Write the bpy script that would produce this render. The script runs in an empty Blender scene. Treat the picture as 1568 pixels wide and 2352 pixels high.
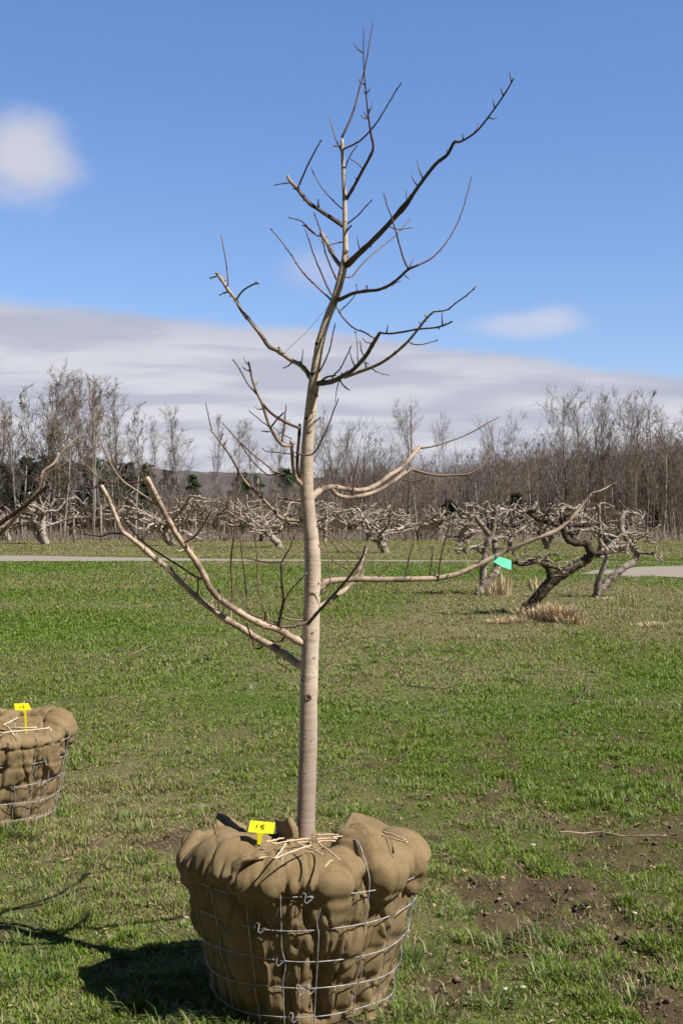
import bpy, math, random
import numpy as np
from mathutils import Vector
R = math.radians
PI = math.pi
random.seed(7)
rng = np.random.default_rng(7)
sc = bpy.context.scene
COL = sc.collection

# ------------------------------------------------------------------ camera, sky, sun, exposure
CH, FD, HV, CU = 1.53, 2900.0, 1195.0, 784.0       # eye height, focal length and horizon in photo units (1568 x 2352)
cam_d = bpy.data.cameras.new('camera')
cam = bpy.data.objects.new('camera', cam_d); COL.objects.link(cam)
cam.location = (0, 0, CH); cam.rotation_euler = (R(90), 0, 0)
cam_d.sensor_fit = 'VERTICAL'; cam_d.sensor_height = 36.0; cam_d.lens = FD / 2352 * 36
cam_d.shift_y = (HV - 1176) / 2352
cam_d.clip_start = 0.1; cam_d.clip_end = 5000
sc.camera = cam

SUNV = Vector((0.385, -0.225, 0.50)).normalized()
SEL = math.asin(SUNV.z); SAZ = math.atan2(SUNV.x, SUNV.y)
sun_d = bpy.data.lights.new('sun', 'SUN'); sun_d.energy = 5.0; sun_d.angle = R(0.5); sun_d.color = (1.0, 0.945, 0.86)
sun = bpy.data.objects.new('sun', sun_d); COL.objects.link(sun)
sun.rotation_euler = SUNV.to_track_quat('Z', 'Y').to_euler()
sun.location = (3, -3, 6)

w = bpy.data.worlds.new("World"); sc.world = w; w.use_nodes = True
nt = w.node_tree; nt.nodes.clear()
class NB:
    def __init__(s, nt): s.nt = nt
    def n(s, t, **kw):
        nd = s.nt.nodes.new(t)
        for k, v in kw.items(): setattr(nd, k, v)
        return nd
    def put(s, sock, v):
        if hasattr(v, 'is_linked') or isinstance(v, bpy.types.NodeSocket): s.nt.links.new(v, sock)
        elif v is not None:
            if isinstance(v, (tuple, list)) and len(v) == 3 and sock.type == 'RGBA': v = (*v, 1)
            sock.default_value = v
    def math(s, op, a, b=None, c=None, clamp=False):
        nd = s.n('ShaderNodeMath', operation=op, use_clamp=clamp)
        for i, v in enumerate((a, b, c)):
            if v is not None: s.put(nd.inputs[i], v)
        return nd.outputs[0]
    def mix(s, f, a, b, mode='MIX'):
        nd = s.n('ShaderNodeMixRGB', blend_type=mode)
        s.put(nd.inputs[0], f); s.put(nd.inputs[1], a); s.put(nd.inputs[2], b)
        return nd.outputs[0]
    def ramp(s, f, stops):
        nd = s.n('ShaderNodeValToRGB'); s.put(nd.inputs[0], f)
        e = nd.color_ramp.elements
        while len(e) < len(stops): e.new(0.5)
        for el, (p, c) in zip(e, stops):
            el.position = p; el.color = (*c, 1) if len(c) == 3 else c
        return nd.outputs[0]
    def noise(s, vec, scale, detail=4, rough=0.55, dist=0.0):
        nd = s.n('ShaderNodeTexNoise'); 
        if vec is not None: s.put(nd.inputs['Vector'], vec)
        nd.inputs['Scale'].default_value = scale; nd.inputs['Detail'].default_value = detail
        nd.inputs['Roughness'].default_value = rough; nd.inputs['Distortion'].default_value = dist
        return nd.outputs[0]
    def mrange(s, v, a, b, c=0.0, d=1.0, smooth=True):
        nd = s.n('ShaderNodeMapRange', interpolation_type='SMOOTHSTEP' if smooth else 'LINEAR')
        s.put(nd.inputs[0], v)
        for i, x in enumerate((a, b, c, d)): s.put(nd.inputs[i + 1], x)
        return nd.outputs[0]
    def mapping(s, vec, scale=(1, 1, 1), loc=(0, 0, 0)):
        nd = s.n('ShaderNodeMapping'); s.put(nd.inputs[0], vec)
        nd.inputs['Scale'].default_value = scale; nd.inputs['Location'].default_value = loc
        return nd.outputs[0]
b = NB(nt)
sky = b.n('ShaderNodeTexSky', sky_type='NISHITA', sun_disc=False)
sky.sun_elevation = SEL; sky.sun_rotation = SAZ; sky.altitude = 200; sky.air_density = 1.0; sky.dust_density = 0.25; sky.ozone_density = 2.2
tc = b.n('ShaderNodeTexCoord').outputs['Generated']
sx = b.n('ShaderNodeSeparateXYZ'); b.put(sx.inputs[0], tc)
az = b.math('ARCTAN2', sx.outputs[0], sx.outputs[1])            # compass angle of the sky direction
el = b.math('ARCSINE', sx.outputs[2])
cmb = b.n('ShaderNodeCombineXYZ'); b.put(cmb.inputs[0], az); b.put(cmb.inputs[1], el)
av = cmb.outputs[0]
def wob(scale, amp, sxy=(1, 1, 1), detail=5):
    return b.math('MULTIPLY', b.math('SUBTRACT', b.noise(b.mapping(av, sxy), scale, detail), 0.5), amp)
# long cloud bank low in the sky
top = b.math('ADD', b.math('ADD', 0.147, b.math('MULTIPLY', az, -0.105)), b.math('MULTIPLY', b.math('MULTIPLY', az, az), -0.12))
h = b.math('ADD', b.math('SUBTRACT', top, el), b.math('ADD', wob(5, 0.022, (1, 2.5, 1)), wob(16, 0.012, (1, 3, 1), 7)))
bank = b.math('MULTIPLY', b.mrange(h, -0.004, 0.007), 0.94)
streak = b.noise(b.mapping(av, (3.5, 30, 1)), 1.6, 5, 0.5, 0.4)
bankcol = b.mix(b.mrange(streak, 0.38, 0.62), (0.43, 0.44, 0.515), (0.60, 0.595, 0.635))
bankcol = b.mix(b.mrange(h, 0.0, 0.028, 0.45, 0.0), bankcol, (0.34, 0.37, 0.49))   # thin edge over the blue
def blob(a0, e0, ra, re, soft, dens, amp):
    x = b.math('DIVIDE', b.math('SUBTRACT', az, a0), ra); y = b.math('DIVIDE', b.math('SUBTRACT', el, e0), re)
    r = b.math('SQRT', b.math('ADD', b.math('MULTIPLY', x, x), b.math('MULTIPLY', y, y)))
    r = b.math('ADD', r, wob(8, amp, (1, 1.6, 1), 7))
    return b.math('MULTIPLY', b.mrange(r, 1.0, 1.0 - soft), dens)
c2 = blob(-0.242, 0.272, 0.060, 0.046, 0.75, 0.90, 1.15)
c3 = blob(-0.018, 0.196, 0.042, 0.022, 0.9, 0.42, 0.6)
c4 = blob(0.146, 0.152, 0.062, 0.014, 0.8, 0.62, 0.9)
c5 = blob(0.168, 0.160, 0.030, 0.012, 0.9, 0.35, 0.5)
tint = b.mix(1.0, sky.outputs[0], b.mix(b.mrange(el, 0.08, 0.42), (0.98, 1.04, 1.27), (0.94, 1.11, 1.44)), 'MULTIPLY')
tint = b.mix(1.0, tint, b.mix(b.mrange(el, 0.50, 0.85), (1, 1, 1), (.12, .125, .14)), 'MULTIPLY')      # sky dimmed overhead, out of view, to weaken the fill light
tint = b.mix(1.0, tint, b.mix(b.mrange(sx.outputs[1], 0.25, -0.4), (1, 1, 1), (.12, .12, .12)), 'MULTIPLY')  # unseen sky behind the camera also darkened for deeper shadows
grain = b.math('ADD', 1.0, wob(260, 0.05, (1, 1, 1), 2))
CK = 10.2
def cc(col): return tuple(c * CK for c in col)
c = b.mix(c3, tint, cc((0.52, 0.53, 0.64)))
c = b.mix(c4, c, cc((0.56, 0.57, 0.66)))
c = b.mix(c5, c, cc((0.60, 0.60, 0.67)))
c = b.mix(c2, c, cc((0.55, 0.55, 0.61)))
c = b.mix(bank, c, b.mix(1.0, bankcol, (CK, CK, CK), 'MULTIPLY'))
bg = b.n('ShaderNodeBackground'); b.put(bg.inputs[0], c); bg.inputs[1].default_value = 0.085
wo = b.n('ShaderNodeOutputWorld'); nt.links.new(bg.outputs[0], wo.inputs[0])

sc.render.engine = 'CYCLES'
sc.view_settings.view_transform = 'Standard'; sc.view_settings.look = 'None'
sc.view_settings.exposure = 0.45; sc.view_settings.gamma = 1.0; sc.view_settings.use_curve_mapping = False
sc.cycles.max_bounces = 6; sc.cycles.transparent_max_bounces = 8

# ------------------------------------------------------------------ helpers
def tag(o, label=None, cat=None, group=None, kind=None):
    if label: o['label'] = label
    if cat: o['category'] = cat
    if group: o['group'] = group
    if kind: o['kind'] = kind
    return o
def empty(name, loc=(0, 0, 0), rz=0.0):
    o = bpy.data.objects.new(name, None); COL.objects.link(o)
    o.location = loc; o.rotation_euler = (0, 0, rz); o.empty_display_size = 0.1
    return o
def link(name, me, mat=None, parent=None, smooth=True):
    o = bpy.data.objects.new(name, me); COL.objects.link(o)
    if mat is not None and not len(me.materials): me.materials.append(mat)
    if smooth: me.polygons.foreach_set('use_smooth', np.ones(len(me.polygons), dtype=bool))
    if parent is not None: o.parent = parent
    return o
def mesh_np(name, V, quads=None, tris=None):
    """fast mesh from arrays"""
    me = bpy.data.meshes.new(name)
    V = np.asarray(V, dtype=np.float32).reshape(-1, 3)
    nq = 0 if quads is None else len(quads); ntr = 0 if tris is None else len(tris)
    loops = np.concatenate([np.asarray(x, dtype=np.int32).ravel() for x in (quads, tris) if x is not None and len(x)])
    me.vertices.add(len(V)); me.vertices.foreach_set('co', V.ravel())
    me.loops.add(len(loops)); me.loops.foreach_set('vertex_index', loops)
    starts = np.concatenate([np.arange(nq) * 4, nq * 4 + np.arange(ntr) * 3]).astype(np.int32)
    me.polygons.add(nq + ntr); me.polygons.foreach_set('loop_start', starts)
    me.update(calc_edges=True)
    return me
def attr_color(me, cols, name='Col'):
    a = me.color_attributes.new(name, 'FLOAT_COLOR', 'POINT')
    c4_ = np.ones((len(cols), 4), dtype=np.float32); c4_[:, :3] = cols
    a.data.foreach_set('color', c4_.ravel())
def copy_tree(o, loc, rz, s=1.0, sz=1.0):
    r = o.copy(); COL.objects.link(r); r.location = loc; r.rotation_euler = (0, 0, rz); r.scale = (s, s, s * sz)
    for ch in list(o.children):
        c_ = ch.copy(); COL.objects.link(c_); c_.parent = r
    return r

def hsh(ix, iy, seed):
    n = (ix.astype(np.int64) * 374761393 + iy.astype(np.int64) * 668265263 + seed * 1442695041) & 0x7fffffff
    n = (n ^ (n >> 13)) * 1274126177 & 0x7fffffff
    n = (n ^ (n >> 16)) & 0xffff
    return n / 65535.0
def vnoise(x, y, seed=0):
    x = np.asarray(x, float); y = np.asarray(y, float)
    ix = np.floor(x); iy = np.floor(y); fx = x - ix; fy = y - iy
    fx = fx * fx * (3 - 2 * fx); fy = fy * fy * (3 - 2 * fy)
    a = hsh(ix, iy, seed); b_ = hsh(ix + 1, iy, seed); c_ = hsh(ix, iy + 1, seed); d = hsh(ix + 1, iy + 1, seed)
    return (a * (1 - fx) + b_ * fx) * (1 - fy) + (c_ * (1 - fx) + d * fx) * fy
def fbm(x, y, seed=0, o=4, g=0.5):
    s = 0; a = 1; t = 0
    for i in range(o):
        s = s + a * vnoise(x * 2 ** i, y * 2 ** i, seed + i * 17); t += a; a *= g
    return s / t
def sstep(a, b_, x):
    t = np.clip((x - a) / (b_ - a), 0, 1); return t * t * (3 - 2 * t)

def catmull(P, n=6):
    """smooth an (N,k) polyline"""
    P = np.asarray(P, float)
    if len(P) < 3:
        t = np.linspace(0, 1, 2 * n)[:, None]; return P[0] * (1 - t) + P[-1] * t
    Q = np.vstack([2 * P[0] - P[1], P, 2 * P[-1] - P[-2]])
    out = []
    for i in range(1, len(Q) - 2):
        p0, p1, p2, p3 = Q[i - 1], Q[i], Q[i + 1], Q[i + 2]
        for t in np.arange(n) / n:
            out.append(0.5 * ((2 * p1) + (-p0 + p2) * t + (2 * p0 - 5 * p1 + 4 * p2 - p3) * t * t + (-p0 + 3 * p1 - 3 * p2 + p3) * t ** 3))
    out.append(P[-1])
    return np.array(out)
class TB:
    """tubes gathered in one mesh"""
    def __init__(s): s.V = []; s.Q = []; s.T = []; s.n = 0
    def tube(s, P, rad, sides=6, cap=True, jit=0.0, ph=0.0):
        P = np.asarray(P, float); N = len(P)
        rad = np.ones(N) * rad if np.isscalar(rad) else np.asarray(rad, float)
        T = np.gradient(P, axis=0); T /= (np.linalg.norm(T, axis=1)[:, None] + 1e-12)
        up = np.array([0, 0, 1.0]) if abs(T[0, 2]) < 0.9 else np.array([0, 1.0, 0])
        U = np.cross(T[0], up); U /= np.linalg.norm(U)
        ring = np.arange(sides) / sides * 2 * PI + ph
        verts = np.zeros((N, sides, 3))
        for i in range(N):
            U = U - T[i] * U.dot(T[i]); U /= (np.linalg.norm(U) + 1e-12)
            W = np.cross(T[i], U)
            rr = rad[i] * (1 + (jit * (rng.random(sides) - 0.5) if jit else 0))
            verts[i] = P[i] + (np.cos(ring) * rr)[:, None] * U + (np.sin(ring) * rr)[:, None] * W
        idx = s.n + np.arange(N * sides).reshape(N, sides)
        a = idx[:-1]; c_ = idx[1:]
        q = np.stack([a, np.roll(a, -1, 1), np.roll(c_, -1, 1), c_], -1).reshape(-1, 4)
        s.V.append(verts.reshape(-1, 3)); s.Q.append(q); s.n += N * sides
        if cap:
            s.V.append(np.array([P[0], P[-1]]))
            i0, i1 = s.n, s.n + 1; s.n += 2
            f, l = idx[0], idx[-1]
            s.T.append(np.stack([np.roll(f, -1), f, np.full(sides, i0)], -1))
            s.T.append(np.stack([l, np.roll(l, -1), np.full(sides, i1)], -1))
    def prisms(s, A, B, ra, rb, sides=3):
        """many straight thin tubes at once"""
        A = np.asarray(A, float); B = np.asarray(B, float); N = len(A)
        if N == 0: return
        ra = np.asarray(ra, float) * np.ones(N); rb = np.asarray(rb, float) * np.ones(N)
        T = B - A; T /= (np.linalg.norm(T, axis=1)[:, None] + 1e-9)
        up = np.where(np.abs(T[:, 2:3]) < 0.9, np.array([[0, 0, 1.0]]), np.array([[1.0, 0, 0]]))
        U = np.cross(T, up); U /= (np.linalg.norm(U, axis=1)[:, None] + 1e-9); W = np.cross(T, U)
        ring = np.arange(sides) / sides * 2 * PI
        off = np.cos(ring)[None, :, None] * U[:, None] + np.sin(ring)[None, :, None] * W[:, None]
        VA = A[:, None] + off * ra[:, None, None]; VB = B[:, None] + off * rb[:, None, None]
        V = np.concatenate([VA, VB], 1).reshape(-1, 3)
        base = s.n + np.arange(N)[:, None] * (2 * sides); k = np.arange(sides); k2 = (k + 1) % sides
        q = np.stack([base + k, base + k2, base + sides + k2, base + sides + k], -1).reshape(-1, 4)
        s.V.append(V); s.Q.append(q); s.n += N * 2 * sides
    def mesh(s, name):
        return mesh_np(name, np.concatenate(s.V), np.concatenate(s.Q) if s.Q else None, np.concatenate(s.T) if s.T else None)
def UP(u, v, d): return np.array([(u - CU) / FD * d, d, CH - (v - HV) / FD * d])
def GD(u, v, z=0.0):
    d = (CH - z) * FD / (v - HV); return np.array([(u - CU) / FD * d, d, z])
FR = {'D': (1, 0, 0), 'A': (.4861, 450.4, 34.6), 'B': (.4861, 450.4, 623.6), 'C': (.4640, 173.2, 1074.0), 'E': (.3093, 0, 797.0),
      'F': (.5581, 692.9, 866.0), 'G': (.4419, 346.5, 1801.6), 'H': (.1856, 540.5, 1836.0), 'I': (.22096, 0, 1559.0),
      'J': (.3372, 1039.4, 1108.6), 'K': (.4256, 900.8, 1628.0)}
def fr(f, pts):
    k, ox, oy = FR[f]; return np.array([(p[0] * k + ox, p[1] * k + oy) for p in pts])

# ------------------------------------------------------------------ materials
def mat(name):
    m = bpy.data.materials.new(name); m.use_nodes = True; m.node_tree.nodes.clear()
    return m, NB(m.node_tree)
def finish(m, b, col, rough=0.85, bump=None, bstr=0.3, bdist=0.01, spec=0.3, trans=0.0, metal=0.0):
    p = b.n('ShaderNodeBsdfPrincipled'); b.put(p.inputs['Base Color'], col); b.put(p.inputs['Roughness'], rough)
    p.inputs['Specular IOR Level'].default_value = spec; p.inputs['Metallic'].default_value = metal
    if bump is not None:
        bp = b.n('ShaderNodeBump'); b.put(bp.inputs['Height'], bump); bp.inputs['Strength'].default_value = bstr
        bp.inputs['Distance'].default_value = bdist; b.put(p.inputs['Normal'], bp.outputs[0])
    out = b.n('ShaderNodeOutputMaterial'); sh = p.outputs[0]
    if trans:
        t = b.n('ShaderNodeBsdfTranslucent'); b.put(t.inputs[0], col)
        mx = b.n('ShaderNodeMixShader'); mx.inputs[0].default_value = trans
        b.nt.links.new(sh, mx.inputs[1]); b.nt.links.new(t.outputs[0], mx.inputs[2]); sh = mx.outputs[0]
    b.nt.links.new(sh, out.inputs[0]); return m
def objco(b): return b.n('ShaderNodeTexCoord').outputs['Object']
def M_simple(name, c1, c2, scale, rough=0.85, bstr=0.3, bdist=0.01, detail=5, stretch=(1, 1, 1), spec=0.3, lo=.35, hi=.65):
    m, b = mat(name); v = b.mapping(objco(b), stretch); n = b.noise(v, scale, detail, 0.6)
    return finish(m, b, b.mix(b.mrange(n, lo, hi), c1, c2), rough, n, bstr, bdist, spec)
# young bark: pinkish tan, dark lenticel lines running round the stem, a few grey smears
m, b = mat('young bark'); v = objco(b)
n1 = b.noise(b.mapping(v, (1, 1, .6)), 14, 4, .6); n2 = b.noise(b.mapping(v, (9, 9, 75)), 1.0, 3, .5); n3 = b.noise(v, 160, 4, .6)
n4 = b.noise(b.mapping(v, (5, 5, 26)), 1.0, 3, .55)
col = b.mix(b.mrange(n1, .3, .7), (.49, .40, .315), (.66, .55, .44))
col = b.mix(b.mrange(n3, .45, .72, 0, .6), col, (.36, .24, .17))
col = b.mix(b.mrange(n2, .66, .76, 0, .6), col, (.13, .09, .07))
col = b.mix(b.mrange(n4, .55, .68, 0, .7), col, (.25, .20, .17))
sxz = b.n('ShaderNodeSeparateXYZ'); b.put(sxz.inputs[0], v)
col = b.mix(b.mrange(sxz.outputs[2], 1.15, .60, 0, .75), col, (.26, .20, .165))      # older rougher bark at the foot
col = b.mix(b.mrange(sxz.outputs[2], 2.2, 3.0, 0, .5), col, (.40, .34, .27))
YBARK = finish(m, b, col, .72, b.math('ADD', n2, b.math('MULTIPLY', n3, .5)), .45, .004, .35)
m, b = mat('limb bark'); v = objco(b)
n1 = b.noise(v, 11, 4, .65); n3 = b.noise(v, 120, 4, .6)
col = b.mix(b.mrange(n1, .35, .62), (.13, .095, .07), (.43, .33, .245)); col = b.mix(b.mrange(n3, .5, .75, 0, .6), col, (.14, .09, .07))
LBARK = finish(m, b, col, .7, n3, .4, .003, .35)
m, b = mat('lower limb bark'); v = objco(b)
n1 = b.noise(v, 16, 4, .65); n3 = b.noise(v, 110, 4, .6)
col = b.mix(b.mrange(n1, .36, .54), (.22, .155, .12), (.55, .42, .32)); col = b.mix(b.mrange(n3, .48, .72, 0, .55), col, (.22, .15, .11))
LIMB = finish(m, b, col, .72, n3, .5, .004, .35)
DBARK = M_simple('dark purple bark', (.075, .045, .04), (.16, .105, .085), 18, .6, .4, .003, spec=.35)
m, b = mat('twig bark'); v = objco(b); n1 = b.noise(v, 9, 3, .6)
TWIG = finish(m, b, b.mix(b.mrange(n1, .35, .65), (.11, .055, .045), (.23, .145, .11)), .55, b.noise(v, 200, 2), .3, .002, .4)
CUT = M_simple('fresh pruning cut', (.55, .42, .25), (.72, .60, .40), 90)
KNOT = M_simple('knot bark', (.10, .07, .05), (.25, .17, .12), 120, .9, .5, .003)
m, b = mat('burlap'); v = objco(b)
n1 = b.noise(v, 6, 5, .6); n2 = b.noise(v, 420, 2, .7); n3 = b.noise(v, 45, 4, .6)
wv = b.n('ShaderNodeTexWave', wave_type='BANDS', bands_direction='Z'); b.put(wv.inputs[0], v); wv.inputs['Scale'].default_value = 95; wv.inputs['Distortion'].default_value = 2.5; wv.inputs['Detail'].default_value = 1
wv2 = b.n('ShaderNodeTexWave', wave_type='BANDS', bands_direction='DIAGONAL'); b.put(wv2.inputs[0], v); wv2.inputs['Scale'].default_value = 80; wv2.inputs['Distortion'].default_value = 3
weave = b.math('ADD', wv.outputs[1], wv2.outputs[1])
col = b.mix(b.mrange(n1, .3, .7), (.225, .158, .080), (.305, .222, .120))
col = b.mix(b.mrange(n3, .5, .72, 0, .4), col, (.13, .09, .045))
col = b.mix(b.mrange(weave, .5, 1.9, .18, 0), col, (.14, .095, .05))
col = b.mix(b.mrange(n2, .4, .7, 0, .38), col, (.50, .39, .24))
rdg = b.n('ShaderNodeTexNoise', noise_type='RIDGED_MULTIFRACTAL'); b.put(rdg.inputs['Vector'], b.mapping(v, (1, 1, .55))); rdg.inputs['Scale'].default_value = 8; rdg.inputs['Detail'].default_value = 3; rdg.inputs['Distortion'].default_value = .5
BURLAP = finish(m, b, col, .97, b.math('ADD', b.math('MULTIPLY', weave, .15), b.math('ADD', b.math('MULTIPLY', rdg.outputs[0], -2.2), b.math('ADD', n2, n3))), .8, .0045, .08)
WIRE = M_simple('galvanised wire', (.22, .22, .235), (.48, .48, .50), 60, .45, .1, .001, spec=.5)
TWINE = M_simple('pale twine', (.52, .39, .25), (.72, .58, .40), 130, .9, .5, .002)
YEL = M_simple('yellow plastic', (.90, .80, .012), (.95, .86, .02), 30, .45, .05, .001)
INK = M_simple('dark ink', (.03, .02, .01), (.10, .06, .01), 90, .6)
MINT = M_simple('mint green tape', (.11, .50, .33), (.14, .57, .38), 40, .5, .2, .002)
m, b = mat('old apple bark'); v = objco(b)
n1 = b.noise(v, 5, 5, .7, .6); n2 = b.noise(v, 28, 5, .7)
col = b.mix(b.mrange(n1, .36, .6), (.13, .105, .09), (.47, .41, .36)); col = b.mix(b.mrange(n2, .5, .7, 0, .75), col, (.045, .035, .03))
OBARK = finish(m, b, col, .95, n2, .8, .03, .1)
m, b = mat('old dark bark'); v = objco(b)
n2 = b.noise(v, 24, 5, .7); n1 = b.noise(v, 4, 4, .6)
col = b.mix(b.mrange(n2, .35, .65), (.035, .028, .022), (.13, .10, .08)); col = b.mix(b.mrange(n1, .55, .68, 0, .8), col, (.42, .36, .31))
ODARK = finish(m, b, col, .95, n2, .9, .03, .1)
BLEACH = M_simple('bleached apple limbs', (.09, .068, .056), (.52, .45, .39), 6.5, .9, .5, .01)
WOODB = M_simple('wood bark', (.11, .095, .088), (.25, .22, .20), .9, .95, .3, .03)
WOODP = M_simple('pale bark', (.26, .235, .215), (.50, .47, .44), .8, .95, .2, .02)
TWG1 = M_simple('bare twigs grey', (.24, .205, .19), (.34, .295, .275), .5, .95)
TWG2 = M_simple('bare twigs brown', (.15, .122, .108), (.235, .195, .17), .5, .95)
TWG3 = M_simple('bare twigs olive', (.13, .105, .07), (.20, .155, .105), .5, .95)
BRUSH = M_simple('brush', (.10, .07, .055), (.20, .145, .105), .35, .95)
PINE = M_simple('pine needles', (.022, .05, .02), (.05, .085, .035), 1.2, .9)
STAKE = M_simple('weathered stake', (.25, .23, .21), (.42, .39, .36), 6, .9)
m, b = mat('grass blades')
at = b.n('ShaderNodeAttribute', attribute_name='Col').outputs[0]
GRASS = finish(m, b, at, .55, None, spec=.35, trans=.34)
m, b = mat('straw'); at = b.n('ShaderNodeAttribute', attribute_name='Col').outputs[0]
STRAW = finish(m, b, at, .8, None, spec=.2, trans=.1)
m, b = mat('meadow ground'); v = objco(b)
at = b.n('ShaderNodeAttribute', attribute_name='Col').outputs[0]
nf = b.noise(v, 60, 5, .7); nm = b.noise(v, 9, 5, .65); nc = b.noise(b.mapping(v, (1, .35, 1)), 1.6, 5, .65)
col = b.mix(b.mrange(nf, .3, .7, .42, 0), at, (.03, .026, .014), 'MIX')
col = b.mix(b.mrange(nm, .45, .68, 0, .22), col, (.24, .20, .10))
col = b.mix(b.mrange(b.noise(b.mapping(v, (.22, 1, 1)), .55, 4, .6), .46, .66, 0, .22), col, (.25, .23, .10))
col = b.mix(b.mrange(nc, .40, .60, .22, 0), col, (.07, .09, .02))
MEADOW = finish(m, b, col, .95, b.math('ADD', nf, b.math('MULTIPLY', nm, 2)), .6, .03, .1)
m, b = mat('gravel'); v = objco(b); nf = b.noise(v, 7, 5, .7); ng = b.noise(b.mapping(v, (.25, 1, 1)), 1.4, 4, .6)
GRAVEL = finish(m, b, b.mix(b.mrange(ng, .35, .65), b.mix(nf, (.24, .21, .18), (.37, .34, .30)), (.30, .265, .225)), .95, nf, .5, .02, .1)
WOODHILL = M_simple('wooded hillside', (.075, .06, .055), (.145, .115, .10), .12, 1.0, .8, 2.0, 6)
FARHILL = M_simple('far hill', (.07, .062, .062), (.12, .10, .095), .02, 1.0, .5, 2.0, 6)

# ------------------------------------------------------------------ ground and what covers it
BC = np.array([-0.122, 4.07, 0.0])           # centre of the big root ball
BL = np.array([-1.77, 6.48, 0.0])            # centre of the left root ball
def patches(x, y):
    """dirt, straw, lush amounts at a ground point"""
    right = sstep(.1, .9, x / np.maximum(y, 1) * 3.2 + .25)
    near = sstep(9.5, 5.0, y)
    d1 = fbm(x * 1.5 + 3, y * 1.0 + 5, 11, 5, .58)
    dirt = sstep(.60 - .085 * right * near, .70 - .085 * right * near, d1) * (.25 + .75 * near)
    ex = lambda cx, cy, rx, ry, k: k * np.exp(-((x - cx) / rx) ** 2 - ((y - cy) / ry) ** 2)
    wob_ = fbm(x * 5, y * 5, 31, 3) * 1.6
    blobs = (ex(.86, 4.25, .13, .06, 1) + ex(1.12, 4.7, .25, .16, 1.1) + ex(.97, 5.35, .17, .12, 1.2) + ex(.98, 6.6, .35, .18, .8)
             + ex(.50, 4.05, .12, .07, .9) + ex(.55, 6.0, .2, .12, .6) + ex(-1.25, 4.75, .16, .14, 1.1) + ex(-1.05, 4.95, .25, .1, .7)
             + ex(1.0, 8.8, .5, .3, .5) + ex(-.55, 3.75, .22, .06, .6) + ex(1.35, 5.6, .3, .2, .8) + ex(.75, 5.0, .3, .1, .7))
    dirt = np.clip(dirt + sstep(.45, 1.0, blobs * wob_), 0, 1)
    st = fbm(x * .55 + 9, y * .38 + 2, 51, 5, .6)
    straw = sstep(.44, .70, st) * .50
    straw = np.clip(straw + .22 * sstep(8, 4.5, y) + ex(-1.2, 7.0, 1.1, 1.6, .35), 0, 1)
    st2 = fbm(x * .22 + 1, y * .22 + 7, 71, 4, .6)
    orch = sstep(-.02, .14, x / np.maximum(y, 1)) * sstep(13, 17, y) * sstep(36, 28, y)
    straw = straw * (1 - .5 * sstep(9, 16, y) * (1 - orch)) + orch * (.25 + .75 * sstep(.40, .56, st2)) * .75
    straw = np.clip(straw + .62 * sstep(50, 56, y), 0, .95)
    straw = np.clip(straw + .5 * sstep(.50, .66, fbm(x * .16 + 11, y * .09 + 3, 131, 4, .6)) * sstep(9, 14, y), 0, .9)
    dirt = np.clip(dirt + right * sstep(13, 7, y) * sstep(.60, .68, fbm(x * 3.1 + 3, y * 1.7 + 5, 151, 4, .6)), 0, 1)
    dirt = np.clip(dirt + (.25 + .75 * right) * sstep(12, 7, y) * .9 * sstep(.60, .68, fbm(x * 6.5 + 3, y * 3.6 + 5, 171, 3, .6)), 0, 1)
    lush = sstep(.42, .62, fbm(x * .35 + 20, y * .25, 91, 4)) * sstep(7, 10, y) * sstep(48, 40, y)
    lush = np.clip(lush + .5 * sstep(26, 34, y) * sstep(46, 43, y), 0, 1) * (1 - orch * .7)
    # trampled pale strip
    straw = np.clip(straw + .55 * ex(-4.4, 22.5, 4.0, 1.3, 1), 0, 1)
    return dirt, straw, lush
def axis(fine_lo, fine_hi, step, lo, hi, g=1.045):
    a = list(np.arange(fine_lo, fine_hi, step)); s = step
    x = a[-1]
    while x < hi: s *= g; x += s; a.append(x)
    s = step; x = fine_lo; pre = []
    while x > lo: s *= g; x -= s; pre.append(x)
    return np.array(pre[::-1] + a)
gx = axis(-3.2, 3.2, .035, -1500, 1500, 1.05); gy = axis(3.4, 9.0, .035, -60, 2500, 1.022)
X, Y = np.meshgrid(gx, gy)
dirt, straw, lush = patches(X, Y)
nearw = sstep(16, 8, np.abs(Y)) * sstep(8, 4, np.abs(X))
def gheight(x, y):
    dt, _, _ = patches(x, y)
    nw = sstep(16, 8, np.abs(y)) * sstep(8, 4, np.abs(x))
    return ((fbm(x * 2.2, y * 2.2, 5, 3) - .5) * .035 + dt * ((fbm(x * 12, y * 12, 6, 3) - .60) * .10) - .004) * nw - .002
Z = gheight(X, Y)
green = np.array([.085, .135, .016]); strawc = np.array([.30, .255, .135]); dirtc = np.array([.105, .070, .047]); lushc = np.array([.080, .170, .010])
Cg = green * (1 - lush[..., None]) + lushc * lush[..., None]
Cg = Cg * (1 - straw[..., None]) + strawc * straw[..., None]
Cg = Cg * .8
Cg = Cg * (1 - dirt[..., None]) + dirtc * dirt[..., None]
wood = sstep(95.5, 97.5, Y + (vnoise(X * .5, Y * .5, 3) - .5) * 1.5)[..., None] * (1 - sstep(.02, .05, X / np.maximum(Y, 1))[..., None] * sstep(.22, .16, X / np.maximum(Y, 1))[..., None] * .75)
Cg = Cg * (1 - wood) + np.array([.17, .125, .085]) * wood
ny, nx = X.shape
idx = np.arange(ny * nx).reshape(ny, nx)
q = np.stack([idx[:-1, :-1], idx[:-1, 1:], idx[1:, 1:], idx[1:, :-1]], -1).reshape(-1, 4)
me = mesh_np('ground', np.stack([X, Y, Z], -1), q); attr_color(me, Cg.reshape(-1, 3))
tag(link('ground', me, MEADOW), kind='structure')

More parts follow.
